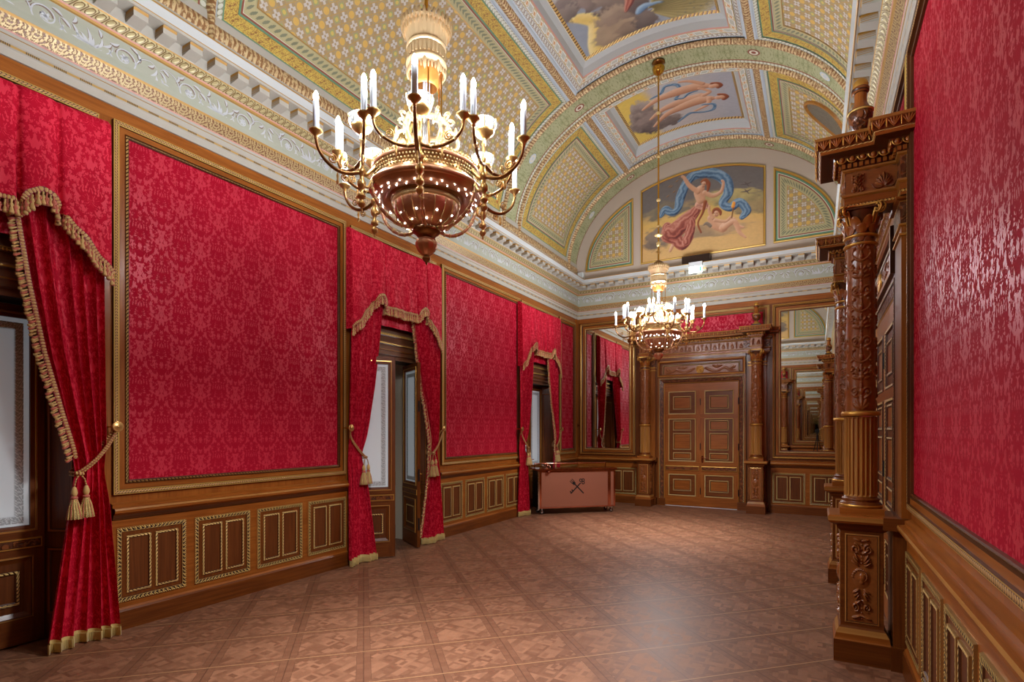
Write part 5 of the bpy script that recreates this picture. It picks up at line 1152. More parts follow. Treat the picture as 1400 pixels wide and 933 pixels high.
    mb.lathe([(.08, 2.955), (.092, 2.948), (.088, 2.93), (.07, 2.918), (.06, 2.905), (.03, 2.898)], 'bronze', 48); mb.lathe([(.03, 2.898), (.058, 2.885), (.069, 2.86), (.068, 2.84), (.055, 2.812), (.034, 2.79), (.016, 2.778)], 'copper_gilt', 48, rmod=lambda th, z, R: R * (1 + .05 * np.abs(np.sin(th * 6))))
    mb.lathe([(.016, 2.778), (.026, 2.77), (.027, 2.757), (.016, 2.742), (.007, 2.735), (.008, 2.728), (.0005, 2.718)], 'bronze', 32); P_('finial', mb, root)
    # six clusters of branches
    first = None
    def candle(par, x, y, z, h=.168, r=.0175):
        m = MB(); m.lathe([(.002, z - .052), (.012, z - .046), (.009, z - .036), (.022, z - .022), (.037, z - .008), (.040, z - .001), (.034, z - .003), (.018, z - .012), (.014, z - .002)], 'gilt', 24, (x, y), rmod=lambda th, zz, R: R * (1 + .05 * np.sin(th * 10))); P_('drip_pan', m, par)
        m = MB(); m.lathe([(r * .95, z - .006), (r, z), (r, z + h - .004), (r * .86, z + h), (r * .7, z + h + .004)], 'candle_tube', 18, (x, y)); P_('candle', m, par); bulb(par, x, y, z + h + .002, 1.0)
    def bulb(par, x, y, z, k):
        m = MB(); m.lathe([(.010 * k, z), (.0135 * k, z + .010 * k), (.0155 * k, z + .022 * k), (.0125 * k, z + .038 * k), (.006 * k, z + .052 * k), (.0004, z + .060 * k)], 'lamp_bulb', 12, (x, y)); P_('bulb', m, par)
    A_ = MB()
    br = MB(); br.lathe([(0.0047, 2.972), (0.0078, 2.982), (0.0031, 2.992), (0.0156, 3.0), (0.0234, 3.014), (0.0203, 3.03), (0.0094, 3.038), (0.0140, 3.048), (0.0265, 3.058), (0.0234, 3.078), (0.0109, 3.09), (0.0125, 3.11), (0.0234, 3.122), (0.0265, 3.15), (0.0140, 3.168), (0.0109, 3.19), (0.0218, 3.20), (0.0265, 3.222), (0.0125, 3.24), (0.0101, 3.30), (0.0172, 3.315), (0.0109, 3.33), (0.0094, 3.40), (0.0156, 3.41), (0.0109, 3.42), (0.0094, 3.445)], 'gilt', 20, (.43, 0))
    br.tube(smooth_path([(.345, 0, 3.265), (.37, 0, 3.235), (.40, 0, 3.205), (.43, 0, 3.21)], 5), .012, 'gilt', 8); br.tube(smooth_path([(.362, 0, 3.19), (.39, 0, 3.13), (.43, 0, 3.14)], 5), .009, 'gilt', 8)
    br.tube(smooth_path([(.43, 0, 3.215), (.50, 0, 3.185), (.575, 0, 3.185), (.645, 0, 3.225), (.685, 0, 3.28), (.70, 0, 3.335)], 6), np.linspace(.013, .009, 31), 'bronze', 8)
    def vol(x, y, z, e, r, sg): t = np.linspace(0, 1, 20); an = pi / 2 + sg * 1.6 * 2 * pi * t; q = r * (1 - .8 * t); return np.stack([x + q * np.cos(an) * e[0], y + q * np.cos(an) * e[1], z + q * np.sin(an)], 1)
    br.tube(vol(.605, 0, 3.245, (1, 0), .030, 1), .005, 'gilt', 5); br.tube(vol(.53, 0, 3.15, (1, 0), .024, -1), .0045, 'gilt', 5); br.lathe([(.003, 3.10), (.010, 3.115), (.004, 3.13), (.008, 3.15), (.003, 3.17)], 'gilt', 8, (.575, 0))
    for s in (-1, 1):
        br.tube(smooth_path([(.43, 0, 3.285), (.445, s * .06, 3.262), (.465, s * .13, 3.262), (.485, s * .20, 3.29), (.497, s * .24, 3.335), (.50, s * .25, 3.375)], 6), np.linspace(.011, .008, 31), 'bronze', 8)
        br.tube(vol(.478, s * .165, 3.312, (.2, s), .026, 1), .0045, 'gilt', 5); br.lathe([(.003, 3.19), (.010, 3.205), (.004, 3.22), (.008, 3.24), (.003, 3.26)], 'gilt', 8, (.466, s * .13))
        br.inst(b2, [(.447, s * .07, 3.262), (.487, s * .205, 3.293)], 2.0)
    cl = P_('branch', br, root)
    candle(cl, .70, 0, 3.385); candle(cl, .50, .25, 3.425); candle(cl, .50, -.25, 3.425)
    m = MB(); m.lathe([(.012, 3.445), (.03, 3.452), (.055, 3.475), (.074, 3.51), (.082, 3.545), (.080, 3.548), (.071, 3.512), (.052, 3.48), (.02, 3.46)], 'cup_glass', 28, (.43, 0)); P_('glass_cup', m, cl)
    m = MB(); m.lathe([(.013, 3.443), (.034, 3.452), (.058, 3.474), (.066, 3.488), (.064, 3.49)], 'gilt', 28, (.43, 0), rmod=lambda th, z, R: R * (1 + .03 * np.sin(th * 14)))
    for k in range(6): a = k * pi / 3; m.tube([(.43 + .06 * cos(a), .06 * sin(a), 3.485), (.43 + .077 * cos(a), .077 * sin(a), 3.515), (.43 + .084 * cos(a), .084 * sin(a), 3.547)], .0025, 'gilt', 4)
    P_('cup_cage', m, cl)
    for k in range(3): a = k * 2 * pi / 3 + .5; bulb(cl, .43 + .034 * cos(a), .034 * sin(a), 3.50, 1.15)
    L = bpy.data.lights.new('added_down_light', 'SPOT'); L.energy = DOWN; L.color = (.95, .98, 1.0); L.shadow_soft_size = .14; L.spot_size = radians(172); L.spot_blend = .55  # wide downlight added below the tip to brighten floor and dado
    o = bpy.data.objects.new('added_down_light', L); C.objects.link(o); o.parent = root; o.location = (0, 0, 2.55 - zt)
    L = bpy.data.lights.new('added_pool_light', 'SPOT'); L.energy = POOL; L.color = (.95, .98, 1.0); L.shadow_soft_size = .14; L.spot_size = radians(92); L.spot_blend = 1.0  # narrow spot added to strengthen the floor pool; no fitting modelled
    o = bpy.data.objects.new('added_pool_light', L); C.objects.link(o); o.parent = root; o.location = (0, 0, 2.56 - zt)
    L = bpy.data.lights.new('bowl_lamp', 'POINT'); L.energy = UP; L.color = (.95, .98, 1.0); L.shadow_soft_size = .04
    for k in range(6):
        o = bpy.data.objects.new('bowl_lamp', L); C.objects.link(o); o.parent = root; a = (k + .5) * pi / 3; o.location = (.16 * cos(a), .16 * sin(a), 3.27 - zt)
    for k in range(1, 6): c = dup(cl, root); c.rotation_euler = (0, 0, k * pi / 3)
    return root
CH = chandelier('large gilt candle chandelier hanging closest to the camera', (XC, 2.785))
ch2 = dup(CH); ch2.location = (XC, 8.70, CH.location.z); ch2['label'] = 'gilt candle chandelier farther away, hanging in front of the far double door'
# ------------------------------------------------------------------ frescoes: each painted with brush strokes on its own plaster field
class Canvas:
    def __init__(self, W, H, asp): self.Y, self.X = np.mgrid[0:H, 0:W].astype(float); self.X /= W - 1; self.Y /= H - 1; self.X *= asp; self.fat = 1.0; self.c = np.zeros((H, W, 3)); self.W, self.H = W, H
    def fill(self, col): self.c[:] = np.array(lin(col)[:3])
    def blend(self, a, col): a = np.clip(a, 0, 1)[..., None]; col = np.asarray(col); self.c[:] = self.c * (1 - a) + a * (np.array(lin(col)[:3]) if col.ndim == 1 else col)
    def cloud(self, x, y, rx, ry, dark, light, seed, n=3.2, soft=.35):
        d = np.hypot((self.X - x) / rx, (self.Y - y) / ry); q = fbm(self.X * n / rx * .6 + 7, self.Y * n / ry * .6 + 3, seed); a = np.clip((1.25 - d - (q - .5) * 1.3) / soft, 0, 1)
        puff = fbm(self.X * 9 + 2, self.Y * 9 + 5, seed + 9); sh = np.clip(.5 + (self.Y - y) / ry * .35 + (puff - .5) * 1.6, 0, 1)[..., None]; self.blend(a, np.array(lin(dark)[:3]) * (1 - sh) + np.array(lin(light)[:3]) * sh)
    def limb(self, pts, rad, base, dark, light, n=6, fold=0):
        """tapering stroke painted round, lit from the upper left"""
        P = smooth_path(pts, n); R = np.interp(np.linspace(0, 1, len(P)), np.linspace(0, 1, len(rad)), rad); best = np.full(self.X.shape, 9.0); tt = np.zeros_like(best); rr = np.ones_like(best); nx = np.zeros_like(best); ny = np.zeros_like(best)
        for i in range(len(P) - 1):
            a, b = P[i], P[i + 1]; d = b - a; L = d @ d + 1e-12; t = np.clip(((self.X - a[0]) * d[0] + (self.Y - a[1]) * d[1]) / L, 0, 1); px, py = self.X - a[0] - t * d[0], self.Y - a[1] - t * d[1]; r = R[i] + (R[i + 1] - R[i]) * t; q = np.hypot(px, py) / r; m = q < best
            best[m] = q[m]; rr[m] = r[m]; nx[m] = (px / r)[m]; ny[m] = (py / r)[m]; sgn = np.sign(d[0] * py - d[1] * px); tt[m] = (sgn * q)[m]
        a = np.clip((1 - best) * rr / .006 + .5, 0, 1); s = np.clip(.55 + .5 * (-.5 * nx + .75 * ny), 0, 1)
        if fold: s = np.clip(s + .26 * np.sin(tt * fold + fbm(self.X * 14, self.Y * 14, 4) * 9), 0, 1)
        s = s[..., None]; D, B, G = [np.array(lin(q)[:3]) for q in (dark, base, light)]; col = np.where(s < .5, D + (B - D) * s * 2, B + (G - B) * (s - .5) * 2); self.blend(a, col)
    def flesh(self, pts, rad): self.limb(pts, np.array(rad) * self.fat, (206, 152, 118), (142, 88, 66), (232, 194, 164))
    def blue(self, pts, rad, f=7): self.limb(pts, rad, (98, 128, 156), (52, 70, 96), (148, 172, 190), fold=f)
    def rose(self, pts, rad, f=7): self.limb(pts, rad, (168, 92, 76), (104, 46, 44), (206, 142, 122), fold=f)
    def hair(self, pts, rad): self.limb(pts, rad, (140, 72, 44), (84, 42, 30), (180, 108, 66))
    def brush(self, k=.08):
        n = fbm(self.X * 40 + self.Y * 10, self.Y * 60, 21) - .5; self.c *= (1 + n * k * 2)[..., None]
def fresco(name, label, Cv, f, org):
    """f(u, v) -> points on the plaster, v measured upwards"""
    u, v = np.meshgrid(np.linspace(0, 1, Cv.W), np.linspace(0, 1, Cv.H)); Cv.brush(); mb = MB(); mb.grid(f(u, v), np.stack([u, v], 2), 'fresco_paint', True, col=Cv.c); return tag(part(name, mb, None, None, org) if False else _fr(name, mb, org), label, 'painting', None, 'thing')
def _fr(name, mb, org): o = bpy.data.objects.new(name, mb.mesh(name, org)); o.location = org; C.objects.link(o); return o

def lunette_canvas():
    A = 1.37; c = Canvas(250, 180, A); X, Y = c.X, c.Y; c.fill((214, 172, 112))
    c.blend(np.clip((Y - .50 + .25 * (fbm(X * 3, Y * 3, 1) - .5)) / .16, 0, 1), (116, 108, 104)); c.blend(np.clip(1 - np.abs(Y - .50 + .06 * np.sin(X * 5)) / .20, 0, 1) * (.35 + .6 * fbm(X * 4, Y * 7, 5)), (214, 180, 92))
    c.cloud(.20, .30, .22, .13, (112, 96, 84), (150, 130, 112), 3); c.cloud(1.22, .50, .22, .10, (120, 106, 86), (172, 148, 104), 4); c.cloud(.75, .27, .42, .07, (158, 132, 104), (196, 160, 116), 6); c.cloud(.3, .62, .25, .09, (108, 100, 92), (140, 128, 104), 8); c.cloud(1.05, .62, .3, .09, (150, 136, 96), (196, 176, 116), 12)
    def p(x, y): xb = (x - 40) / 990; return (xb * A, ((885 - 150 * xb) - y) / (590 + 75 * xb))     # sketch units to canvas
    q = lambda *a: [p(*k) for k in a]
    def FEAT(q, x, y, k):
        for dx in (-9, 9): c.limb(q((x + dx - 3, y - 5), (x + dx + 3, y - 5)), [.0035, .0035], (110, 70, 56), (90, 54, 44), (130, 86, 70), 2)
        c.limb(q((x - 1, y - 2), (x - 2, y + 6)), [.002, .0035], (180, 120, 94), (150, 96, 76), (226, 180, 150), 2); c.limb(q((x - 5, y + 13), (x + 4, y + 13)), [.003, .003], (166, 84, 70), (140, 66, 56), (190, 110, 92), 2)
    c.blue(q((205, 515), (240, 470), (300, 500), (350, 470), (375, 380), (430, 270), (510, 215), (640, 200), (740, 240), (765, 330), (720, 420), (780, 450), (850, 400), (905, 460), (870, 520)), [.03, .045, .04, .045, .06, .055, .055, .06, .065, .055, .045, .05, .05, .05, .03])
    c.flesh(q((285, 790), (315, 735), (345, 690)), [.018, .022, .03]); c.rose(q((255, 600), (250, 680), (330, 700), (390, 745), (440, 690)), [.05, .06, .07, .065, .06], 9); c.rose(q((520, 470), (470, 520), (400, 580), (320, 640), (270, 640)), [.045, .075, .10, .11, .075], 10); c.rose(q((470, 560), (455, 640), (420, 730)), [.04, .055, .05], 8)
    c.limb(q((530, 440), (570, 450)), [.05, .05], (206, 148, 126), (150, 90, 76), (226, 178, 150), fold=5); c.flesh(q((545, 405), (530, 350), (545, 320)), [.05, .062, .04]); c.flesh(q((520, 345), (450, 300), (405, 240), (385, 228)), [.03, .024, .018, .013]); c.flesh(q((575, 350), (640, 370), (705, 335), (725, 270), (715, 250)), [.028, .026, .02, .016, .014])
    c.hair(q((600, 335), (606, 285), (580, 262), (556, 270)), [.012, .024, .030, .022]); c.flesh(q((566, 284), (560, 302)), [.027, .020]); FEAT(q, 562, 292, 1.0); c.hair(q((580, 420), (560, 500), (520, 580), (545, 650)), [.022, .014, .010, .010])
    c.flesh(q((620, 540), (660, 590), (720, 610)), [.034, .05, .055]); c.flesh(q((720, 610), (790, 545), (840, 590), (880, 600)), [.042, .035, .022, .012]); c.flesh(q((740, 600), (810, 560), (850, 640), (895, 680)), [.035, .03, .022, .012]); c.flesh(q((640, 540), (612, 490), (612, 450)), [.022, .017, .012]); c.flesh(q((660, 555), (740, 560), (785, 520)), [.022, .016, .012])
    c.hair(q((642, 500), (650, 478), (676, 470), (700, 488), (702, 510)), [.012, .018, .02, .018, .012]); c.flesh(q((668, 512), (668, 500)), [.028, .026]); FEAT(q, 664, 506, 1.0); c.limb(q((790, 530), (803, 450)), [.007, .009], (120, 78, 48), (70, 44, 30), (170, 120, 70)); c.limb(q((800, 440), (806, 415), (803, 402)), [.02, .018, .004], (232, 150, 56), (190, 90, 40), (250, 210, 110)); c.limb(q((620, 600), (590, 580), (565, 595)), [.02, .018, .006], (130, 112, 98), (90, 76, 66), (170, 150, 130))
    for x, y in ((345, 260), (365, 235), (295, 300), (320, 340), (265, 370), (280, 295)): c.limb(q((x - 12, y + 6), (x, y), (x + 12, y - 8)), [.004, .009, .004], (130, 96, 70), (90, 66, 50), (176, 140, 104))
    for x, y in ((905, 245), (905, 305)): c.limb(q((x - 45, y + 15), (x, y), (x + 35, y - 25)), [.003, .009, .003], (96, 84, 80), (70, 60, 58), (130, 116, 108)); c.limb(q((x - 15, y - 12), (x, y), (x + 18, y + 18)), [.003, .009, .003], (96, 84, 80), (70, 60, 58), (130, 116, 108))
    return c
lc = lunette_canvas()
for W, flip, lab in ((WF, False, 'lunette fresco of a robed figure with a billowing blue scarf above the far door'), (WB, True, 'lunette fresco behind the camera, seen only in the mirror')):
    def f(u, v, W=W, flip=flip):
        x = -3.412 + u * 2.464; t = np.arccos(np.clip((XC - x) / (VA - .25), -1, 1)); top = VZ + (VB - .385) * np.sin(t); z = 5.412 + v * (top - 5.412); xx = 2 * XC - x if flip else x
        return W.o + xx[..., None] * W.ex + .007 * W.ey + z[..., None] * np.array([0, 0, 1.0])
    import copy
    cv = copy.deepcopy(lc); fresco('fresco', lab, cv, f, tuple(W.p(-2.2, 0, 5.41)))
def vault_fresco(i, label, cv):
    R, o = fresco_rects[i]; f = lambda u, v: vp(phi_of(R[0] + u * (R[1] - R[0])), R[3] - v * (R[3] - R[2]), o - .002); fresco('fresco', label, cv, f, tuple(vp(90, (R[2] + R[3]) / 2, o)))
# far bay: two figures flying over clouds, drawn lying along the vault
A = 1.22; c = Canvas(190, 150, A); X, Y = c.X, c.Y; c.fill((190, 182, 178)); c.blend(np.clip((X - .7) / .5, 0, .8), (164, 164, 172)); c.blend(np.clip((.36 - X + .2 * (fbm(X * 4, Y * 4, 2) - .5)) / .12, 0, 1), (226, 194, 96))
c.cloud(.2, .62, .12, .2, (110, 96, 92), (172, 156, 146), 7, 3.0, .25); c.cloud(.14, .42, .12, .2, (100, 86, 84), (164, 146, 136), 9, 3.0, .25); c.cloud(.24, .30, .15, .2, (92, 78, 78), (150, 132, 124), 5, 3.0, .25); c.cloud(.40, .20, .14, .1, (108, 94, 90), (160, 142, 132), 11, 3.0, .25)
c.fat = 1.35; SX = lambda pts: [((x - .02) * A, y) for x, y in pts]
c.blue(SX([(.30, .80), (.40, .83), (.46, .93), (.56, .88), (.55, .72), (.50, .62), (.60, .60)]), [.012, .02, .02, .024, .02, .02, .012], 4); c.flesh(SX([(.20, .66), (.34, .73), (.52, .75), (.70, .76), (.80, .74)]), [.014, .03, .055, .055, .03]); c.flesh(SX([(.76, .80), (.66, .90), (.58, .93)]), [.024, .018, .012]); c.hair(SX([(.84, .77), (.885, .755), (.90, .72), (.88, .68)]), [.022, .03, .034, .024]); c.flesh(SX([(.835, .715), (.86, .72)]), [.029, .028])
c.flesh(SX([(.22, .40), (.36, .50), (.54, .53), (.70, .54)]), [.014, .032, .055, .06]); c.flesh(SX([(.22, .22), (.36, .36), (.52, .42), (.70, .47), (.80, .47)]), [.012, .03, .05, .06, .03]); c.flesh(SX([(.78, .48), (.74, .34), (.58, .24)]), [.024, .018, .012]); c.flesh(SX([(.74, .56), (.80, .62), (.72, .72)]), [.022, .016, .012]); c.hair(SX([(.87, .53), (.91, .51), (.925, .47), (.90, .42)]), [.022, .03, .034, .024]); c.flesh(SX([(.855, .465), (.885, .47)]), [.029, .028])
c.blue(SX([(.44, .12), (.50, .18), (.58, .24), (.68, .20), (.78, .22), (.80, .34), (.70, .36)]), [.014, .02, .022, .018, .02, .022, .012], 4); c.blue(SX([(.50, .63), (.56, .60), (.62, .66), (.70, .68)]), [.012, .016, .018, .01], 3)
vault_fresco(2, 'vault fresco of two flying figures with blue ribbons, beyond the far chandelier canopy', c)
# middle bay: storm clouds parting on yellow light, a blue bird with a fanned tail
A = .4116; c = Canvas(170, 412, A); c.Y += .026; X, Y = c.X, c.Y; c.fill((150, 156, 166)); c.blend(np.clip((Y - .28) / .06, 0, 1), (198, 192, 190)); c.blend(np.clip((X - .36) / .04, 0, 1) * (Y < .2), (172, 172, 182)); c.blend(np.clip((fbm(X * 16, Y * 16, 3) - .42) * 5, 0, 1) * np.clip((Y - .3) / .05, 0, 1), (168, 150, 146))
YL = lambda p, r: c.limb(p, r, (228, 196, 112), (198, 160, 84), (246, 228, 170)); YL([(.02, .205), (.05, .18), (.075, .145), (.065, .10), (.045, .06), (.03, -.01)], [.012, .02, .026, .03, .026, .026]); YL([(.03, .20), (.07, .165), (.10, .14)], [.008, .016, .01])
for q in ((.01, .315, .06, .025, (168, 158, 152), (216, 210, 206), 2), (.045, .255, .055, .036, (96, 84, 84), (150, 134, 126), 7), (.10, .225, .05, .036, (92, 80, 78), (152, 132, 122), 8), (.015, .235, .035, .03, (112, 98, 92), (166, 150, 138), 10), (.15, .185, .055, .05, (98, 84, 80), (158, 138, 124), 12), (.12, .115, .045, .055, (110, 92, 82), (170, 148, 126), 14), (.155, .085, .06, .05, (104, 88, 80), (160, 138, 120), 5), (.115, .055, .075, .05, (128, 108, 92), (180, 156, 128), 16), (.17, .05, .06, .03, (112, 94, 82), (164, 140, 118), 19), (.20, .15, .035, .05, (92, 78, 76), (140, 122, 112), 18), (.21, .058, .034, .034, (78, 68, 66), (128, 112, 104), 15)):
    c.cloud(q[0], q[1], q[2], q[3], q[4], q[5], q[6], 3.4, .3)
c.rose([(.166, .125), (.176, .14), (.188, .16), (.20, .20)], [.005, .010, .014, .018], 6)
for k in range(150):
    t = k / 149; a = -1.05 + 2.2 * t; r = (.195 + .02 * math.sin(k * 2.4)) * (1 - .2 * abs(t - .5)); s0 = np.array([.222, .092]); e0 = s0 + np.array([cos(a), sin(a) * .62]) * r; md = s0 + (e0 - s0) * .5 + np.array([0, .004 * math.sin(k * 1.7)]); j = .8 + .4 * ((k * 37) % 11) / 10
    c.limb([tuple(s0 + (e0 - s0) * .12), tuple(md), tuple(e0)], [.0016, .0022, .0016], (int(176 * j), int(158 * j), int(104 * j)), (110, 96, 58), (206, 190, 134), 3)
    if k % 5 == 0: e1 = s0 + (e0 - s0) * (.62 + .3 * ((k * 13) % 7) / 7); c.limb([tuple(e1), tuple(e1 + .001)], [.0028, .0028], (70, 96, 126), (46, 66, 96), (104, 130, 150), 2)
c.cloud(.212, .062, .026, .028, (80, 70, 68), (126, 110, 102), 15, 3.2)
c.limb([(.196, .098), (.207, .108), (.222, .114), (.243, .112), (.258, .111), (.268, .108)], [.008, .0125, .011, .006, .0042, .0042], (122, 152, 180), (80, 104, 136), (176, 200, 216)); c.limb([(.268, .108), (.276, .106)], [.0022, .001], (80, 80, 84), (60, 60, 60), (110, 110, 110))
c.fat = 1.0; c.flesh([(.105, .285), (.13, .28), (.15, .282)], [.008, .011, .012]); c.rose([(.16, .22), (.17, .30), (.2, .36)], [.02, .03, .03], 6); c.flesh([(.19, .36), (.18, .42), (.17, .46)], [.022, .026, .016]); c.hair([(.15, .5), (.17, .512), (.185, .49)], [.008, .012, .008]); c.flesh([(.168, .488), (.166, .492)], [.013, .012])
vault_fresco(1, 'large vault fresco of storm clouds and a blue bird with a fanned tail', c)
A = 1.22; c = Canvas(80, 60, A); c.fill((182, 178, 178)); c.cloud(.5, .4, .4, .3, (120, 108, 104), (196, 186, 176), 2); c.flesh([(.4, .4), (.6, .5), (.8, .55)], [.03, .06, .04]); vault_fresco(0, 'vault fresco of pale clouds over the camera end', c)

# ------------------------------------------------------------------ exit sign
EX = -2.205; root = thing('exit_sign', 'lit white and green emergency exit sign on the cornice below the lunette fresco', 'exit sign', (EX, YF - .31, 4.93))
og = (EX, YF - .31, 4.93); mb = MB(); y = YF - .33
mb.box(EX - .135, EX + .135, y - .02, y + .02, 5.06, 5.15, 'white_paint'); part('housing', mb, root, None, og); mb = MB(); mb.box(EX - .132, EX + .132, y - .006, y + .006, 4.925, 5.06, 'sign_face'); pn = part('sign_panel', mb, root, None, og); mb = MB(); yy = y - .0072
def qd(x0, x1, z0, z1): mb.quad((EX + x0, yy, z0), (EX + x1, yy, z0), (EX + x1, yy, z1), (EX + x0, yy, z1), 'sign_green')
qd(-.105, -.045, 4.945, 4.958); qd(-.105, -.09, 4.945, 5.03); qd(-.105, -.06, 5.018, 5.03); qd(-.02, .015, 4.945, 4.965); qd(-.005, .01, 4.96, 5.02); qd(-.02, .022, 4.995, 5.008); qd(-.002, .012, 5.022, 5.036); qd(.045, .055, 4.945, 5.04); qd(.085, .115, 4.945, 5.04); part('running_figure_pictogram', mb, pn, None, og)
mb = MB(); mb.box(-2.50, -1.94, YF - .26, YF - .03, 5.165, 5.32, 'wood_black'); o = _fr('signal_box', mb, (-2.22, YF - .15, 5.165)); 
o.data.transform(__import__('mathutils').Matrix.Translation((0, 0, 0))); tag(o, 'flat dark brown box on the cornice ledge behind the exit sign', 'box')
mb = MB(); mb.box(-4.93, -4.80, YF - .13, YF - .02, 5.165, 5.37, 'white_paint'); mb.box(-4.92, -4.81, YF - .135, YF - .13, 5.18, 5.35, 'plaster_white'); o = _fr('detector_box', mb, (-4.865, YF - .08, 5.165)); tag(o, 'small white detector box in the far corner of the cornice ledge', 'detector')
mb = MB(); mb.box(XL + .04, XL + .052, 11.88, 11.93, 1.72, 1.80, 'wood_dark'); mb.tube([(XL + .05, 11.905, 1.76), (XL + .085, 11.905, 1.76)], [.012, .016], 'brass', 10); o = _fr('bell_pull', mb, (XL + .04, 11.905, 1.76)); tag(o, 'small brass bell knob on the corner pilaster beside the far mirror', 'knob')

# ------------------------------------------------------------------ mobile copper bar, set across the corner
bx, by = np.array([-4.70, 9.33]), np.array([-3.54, 10.44]); d = by - bx; L = np.linalg.norm(d); a = math.atan2(d[1], d[0]); root = thing('bar_cart', 'mobile copper clad bar with a crossed fork and key emblem in the far corner', 'bar cart', (bx[0], bx[1], 0), a)
# local: x along the front, y into the corner
mb = MB(); mb.box(0, L, .0, .38, .12, .85, 'copper_panel'); body = part('body', mb, root); mb = MB()
for x0, x1 in ((.0, .055), (L - .16, L - .10), (L - .035, L)): mb.box(x0, x1, -.012, 0, .12, .85, 'copper_polish')
mb.box(0, L, -.014, .0, .12, .145, 'copper_polish'); mb.box(0, L, -.014, 0, .825, .85, 'copper_polish'); mb.box(-.012, 0, -.012, .38, .12, .85, 'iron_black'); mb.box(-.016, .012, -.018, .012, .10, .84, 'chrome'); part('corner_trim', mb, body)
mb = MB(); mb.box(-.06, L + .02, -.05, .40, .865, .895, 'copper_polish'); mb.box(-.01, L - .02, .0, .38, .85, .865, 'copper_panel'); part('counter_top', mb, root, 'polished copper counter top'); mb = MB()
for x in (.02, .28, L - .05): mb.tube([(x, .36, .895), (x, .36, .975)], .009, 'copper_polish', 8)
mb.tube([(.02, .36, .975), (L - .05, .36, .975)], .010, 'copper_polish', 8); mb.box(.02, L - .05, .357, .363, .905, .965, 'clear_glass'); part('gallery_rail', mb, root); mb = MB()
mb.tube(smooth_path([(.17, .02, .895), (.17, .02, .95), (.14, -.03, .985), (.20, -.07, .95), (.21, -.07, .91)], 6), .018, 'copper_polish', 12); mb.lathe([(.035, .895), (.035, .905), (.02, .915), (.0005, .92)], 'copper_polish', 20, (.17, .02)); mb.lathe([(.0005, .80), (.03, .808), (.036, .83), (.03, .85), (.0005, .86)], 'copper_polish', 16, (.19, -.045)); mb.lathe([(.0005, .93), (.022, .94), (.026, .955), (.018, .97), (.0005, .978)], 'chrome', 16, (.09, .03)); part('tap', mb, root, 'polished copper tap')
mb = MB(); cx, cz, yy = L * .495, .53, -.0008; S_ = .135
def bar(p0, p1, w):
    p0, p1 = np.array(p0, float), np.array(p1, float); t = (p1 - p0) / np.linalg.norm(p1 - p0); n = np.array([-t[1], t[0]]) * w; mb.quad(*[(cx + q[0], yy, cz + q[1]) for q in (p0 - n, p1 - n, p1 + n, p0 + n)], 'black_print')
def ringp(x, z, r0, r1): th = np.linspace(0, 2 * pi, 21); P = np.stack([np.stack([cx + x + r * np.cos(th), np.full(21, yy), cz + z + r * np.sin(th)], 1) for r in (r0, r1)], 1); mb.grid(P, np.zeros((21, 2, 2)), 'black_print', False)
bar((S_, -S_), (-S_ * .45, S_ * .45), .012); bar((-S_ * .36, S_ * .36), (-S_ * .66, S_ * .66), .03)
for k in (-1, 0, 1): o2 = np.array([k, k]) * .021; bar(np.array([-S_ * .6, S_ * .6]) + o2, np.array([-S_, S_]) + o2, .0065)
bar((-S_, -S_), (S_ * .55, S_ * .55), .012); bar((-S_ * .92, -S_ * .92), (-S_ * 1.1, -S_ * .62), .012); bar((-S_ * .66, -S_ * .66), (-S_ * .86, -S_ * .40), .012)
for x, z in ((S_ * .55, S_ * .92), (S_ * .92, S_ * .55), (S_ * .92, S_ * .94)): ringp(x, z, .016, .034)
part('fork_and_key_emblem', mb, body, 'black emblem of a crossed fork and key')
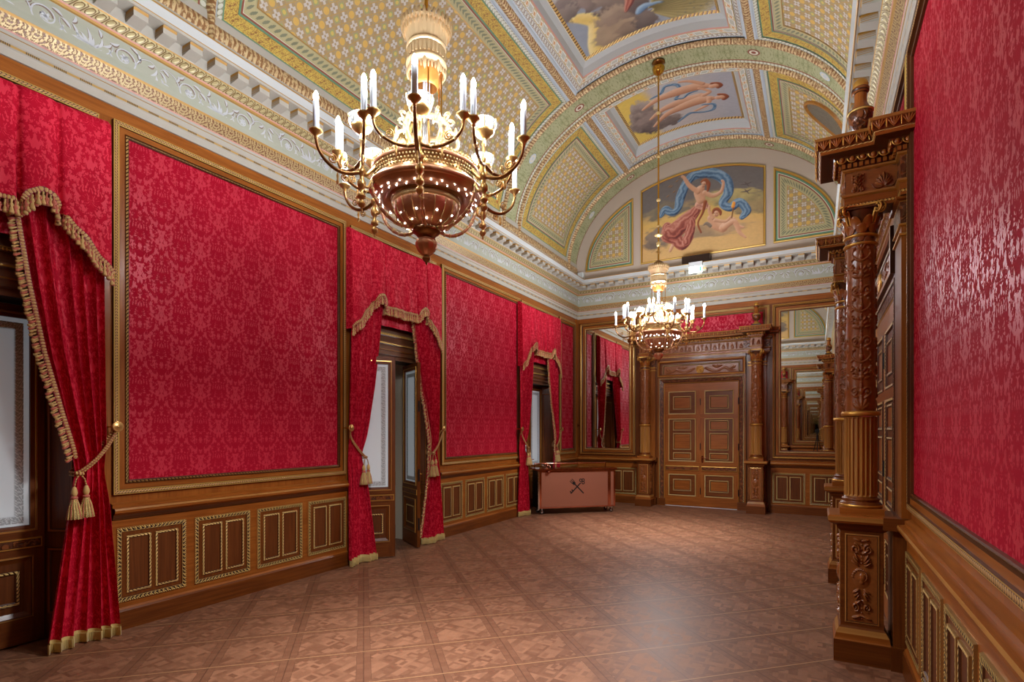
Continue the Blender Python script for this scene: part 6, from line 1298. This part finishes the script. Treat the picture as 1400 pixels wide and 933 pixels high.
for x, y in ((.08, .06), (L - .06, .06), (.08, .33), (L - .06, .33)):
    mb = MB(); b = MB(); b.lathe([(.0005, -.012), (.03, -.012), (.04, -.006), (.04, .006), (.03, .012), (.0005, .012)], 'rubber', 20); b.lathe([(.0005, -.014), (.018, -.0135), (.022, -.012)], 'chrome', 14); b.lathe([(.0005, .014), (.018, .0135), (.022, .012)], 'chrome', 14); M = np.eye(4); M[:3, :3] = [[1, 0, 0], [0, 0, 1], [0, -1, 0]]; M[:3, 3] = (x, y, .0405); mb.ch += b.xform(M).ch; mb.box(x - .012, x + .012, y - .022, y + .022, .07, .12, 'chrome'); part('caster', mb, root)

# ------------------------------------------------------------------ the photographer's tripod (shows in the mirror)
root = thing('camera_tripod', 'black camera on a tripod standing in front of the mirror behind the viewpoint', 'tripod', (0.0, -.20, 0)); og = (0, 0, 0)
mb = MB(); mb.box(-.075, .075, -.03, .05, 1.57, 1.685, 'iron_black'); mb.box(-.03, .03, -.03, .04, 1.685, 1.715, 'iron_black'); part('camera_body', mb, root, None, og); mb = MB(); mb.tube([(0, -.0, 1.57), (0, 0, 1.45), (0, 0, 1.05)], [.03, .02, .014], 'iron_black', 10)
mb.box(-.05, .05, -.045, .045, 1.53, 1.57, 'iron_black'); part('tripod_head', mb, root, None, og)
for k in range(3):
    q = k * 2 * pi / 3 + pi / 2; mb = MB(); mb.tube([(0.02 * cos(q), .02 * sin(q), 1.40), (.16 * cos(q), .16 * sin(q), .75), (.30 * cos(q), .30 * sin(q), .006)], [.016, .013, .010], 'iron_black', 8); part('leg', mb, root, None, og)

# ------------------------------------------------------------------ camera, world, render look
cam = bpy.data.cameras.new('camera'); co = bpy.data.objects.new('camera', cam); C.objects.link(co); scene.camera = co
cam.sensor_width = 36; cam.lens = 735.5 / 1400 * 36; cam.shift_y = (589.2 - 466.5) / 1400; cam.clip_start = .02; cam.clip_end = 60
co.location = (0, 0, 1.635); co.rotation_euler = (pi / 2, 0, radians(29.58))
w = bpy.data.worlds.new('world'); scene.world = w; w.use_nodes = True; w.node_tree.nodes['Background'].inputs[0].default_value = (.5, .55, .6, 1); w.node_tree.nodes['Background'].inputs[1].default_value = .3
vs = scene.view_settings; vs.view_transform = 'Standard'; vs.look = 'None'; vs.gamma = 1; vs.use_curve_mapping = False; vs.exposure = EXPOSURE
cy = scene.cycles; cy.use_denoising = True; cy.max_bounces = 16; cy.diffuse_bounces = 4; cy.glossy_bounces = 16; cy.transmission_bounces = 8; cy.sample_clamp_indirect = 6; cy.caustics_reflective = False; cy.caustics_refractive = False; cy.blur_glossy = .5
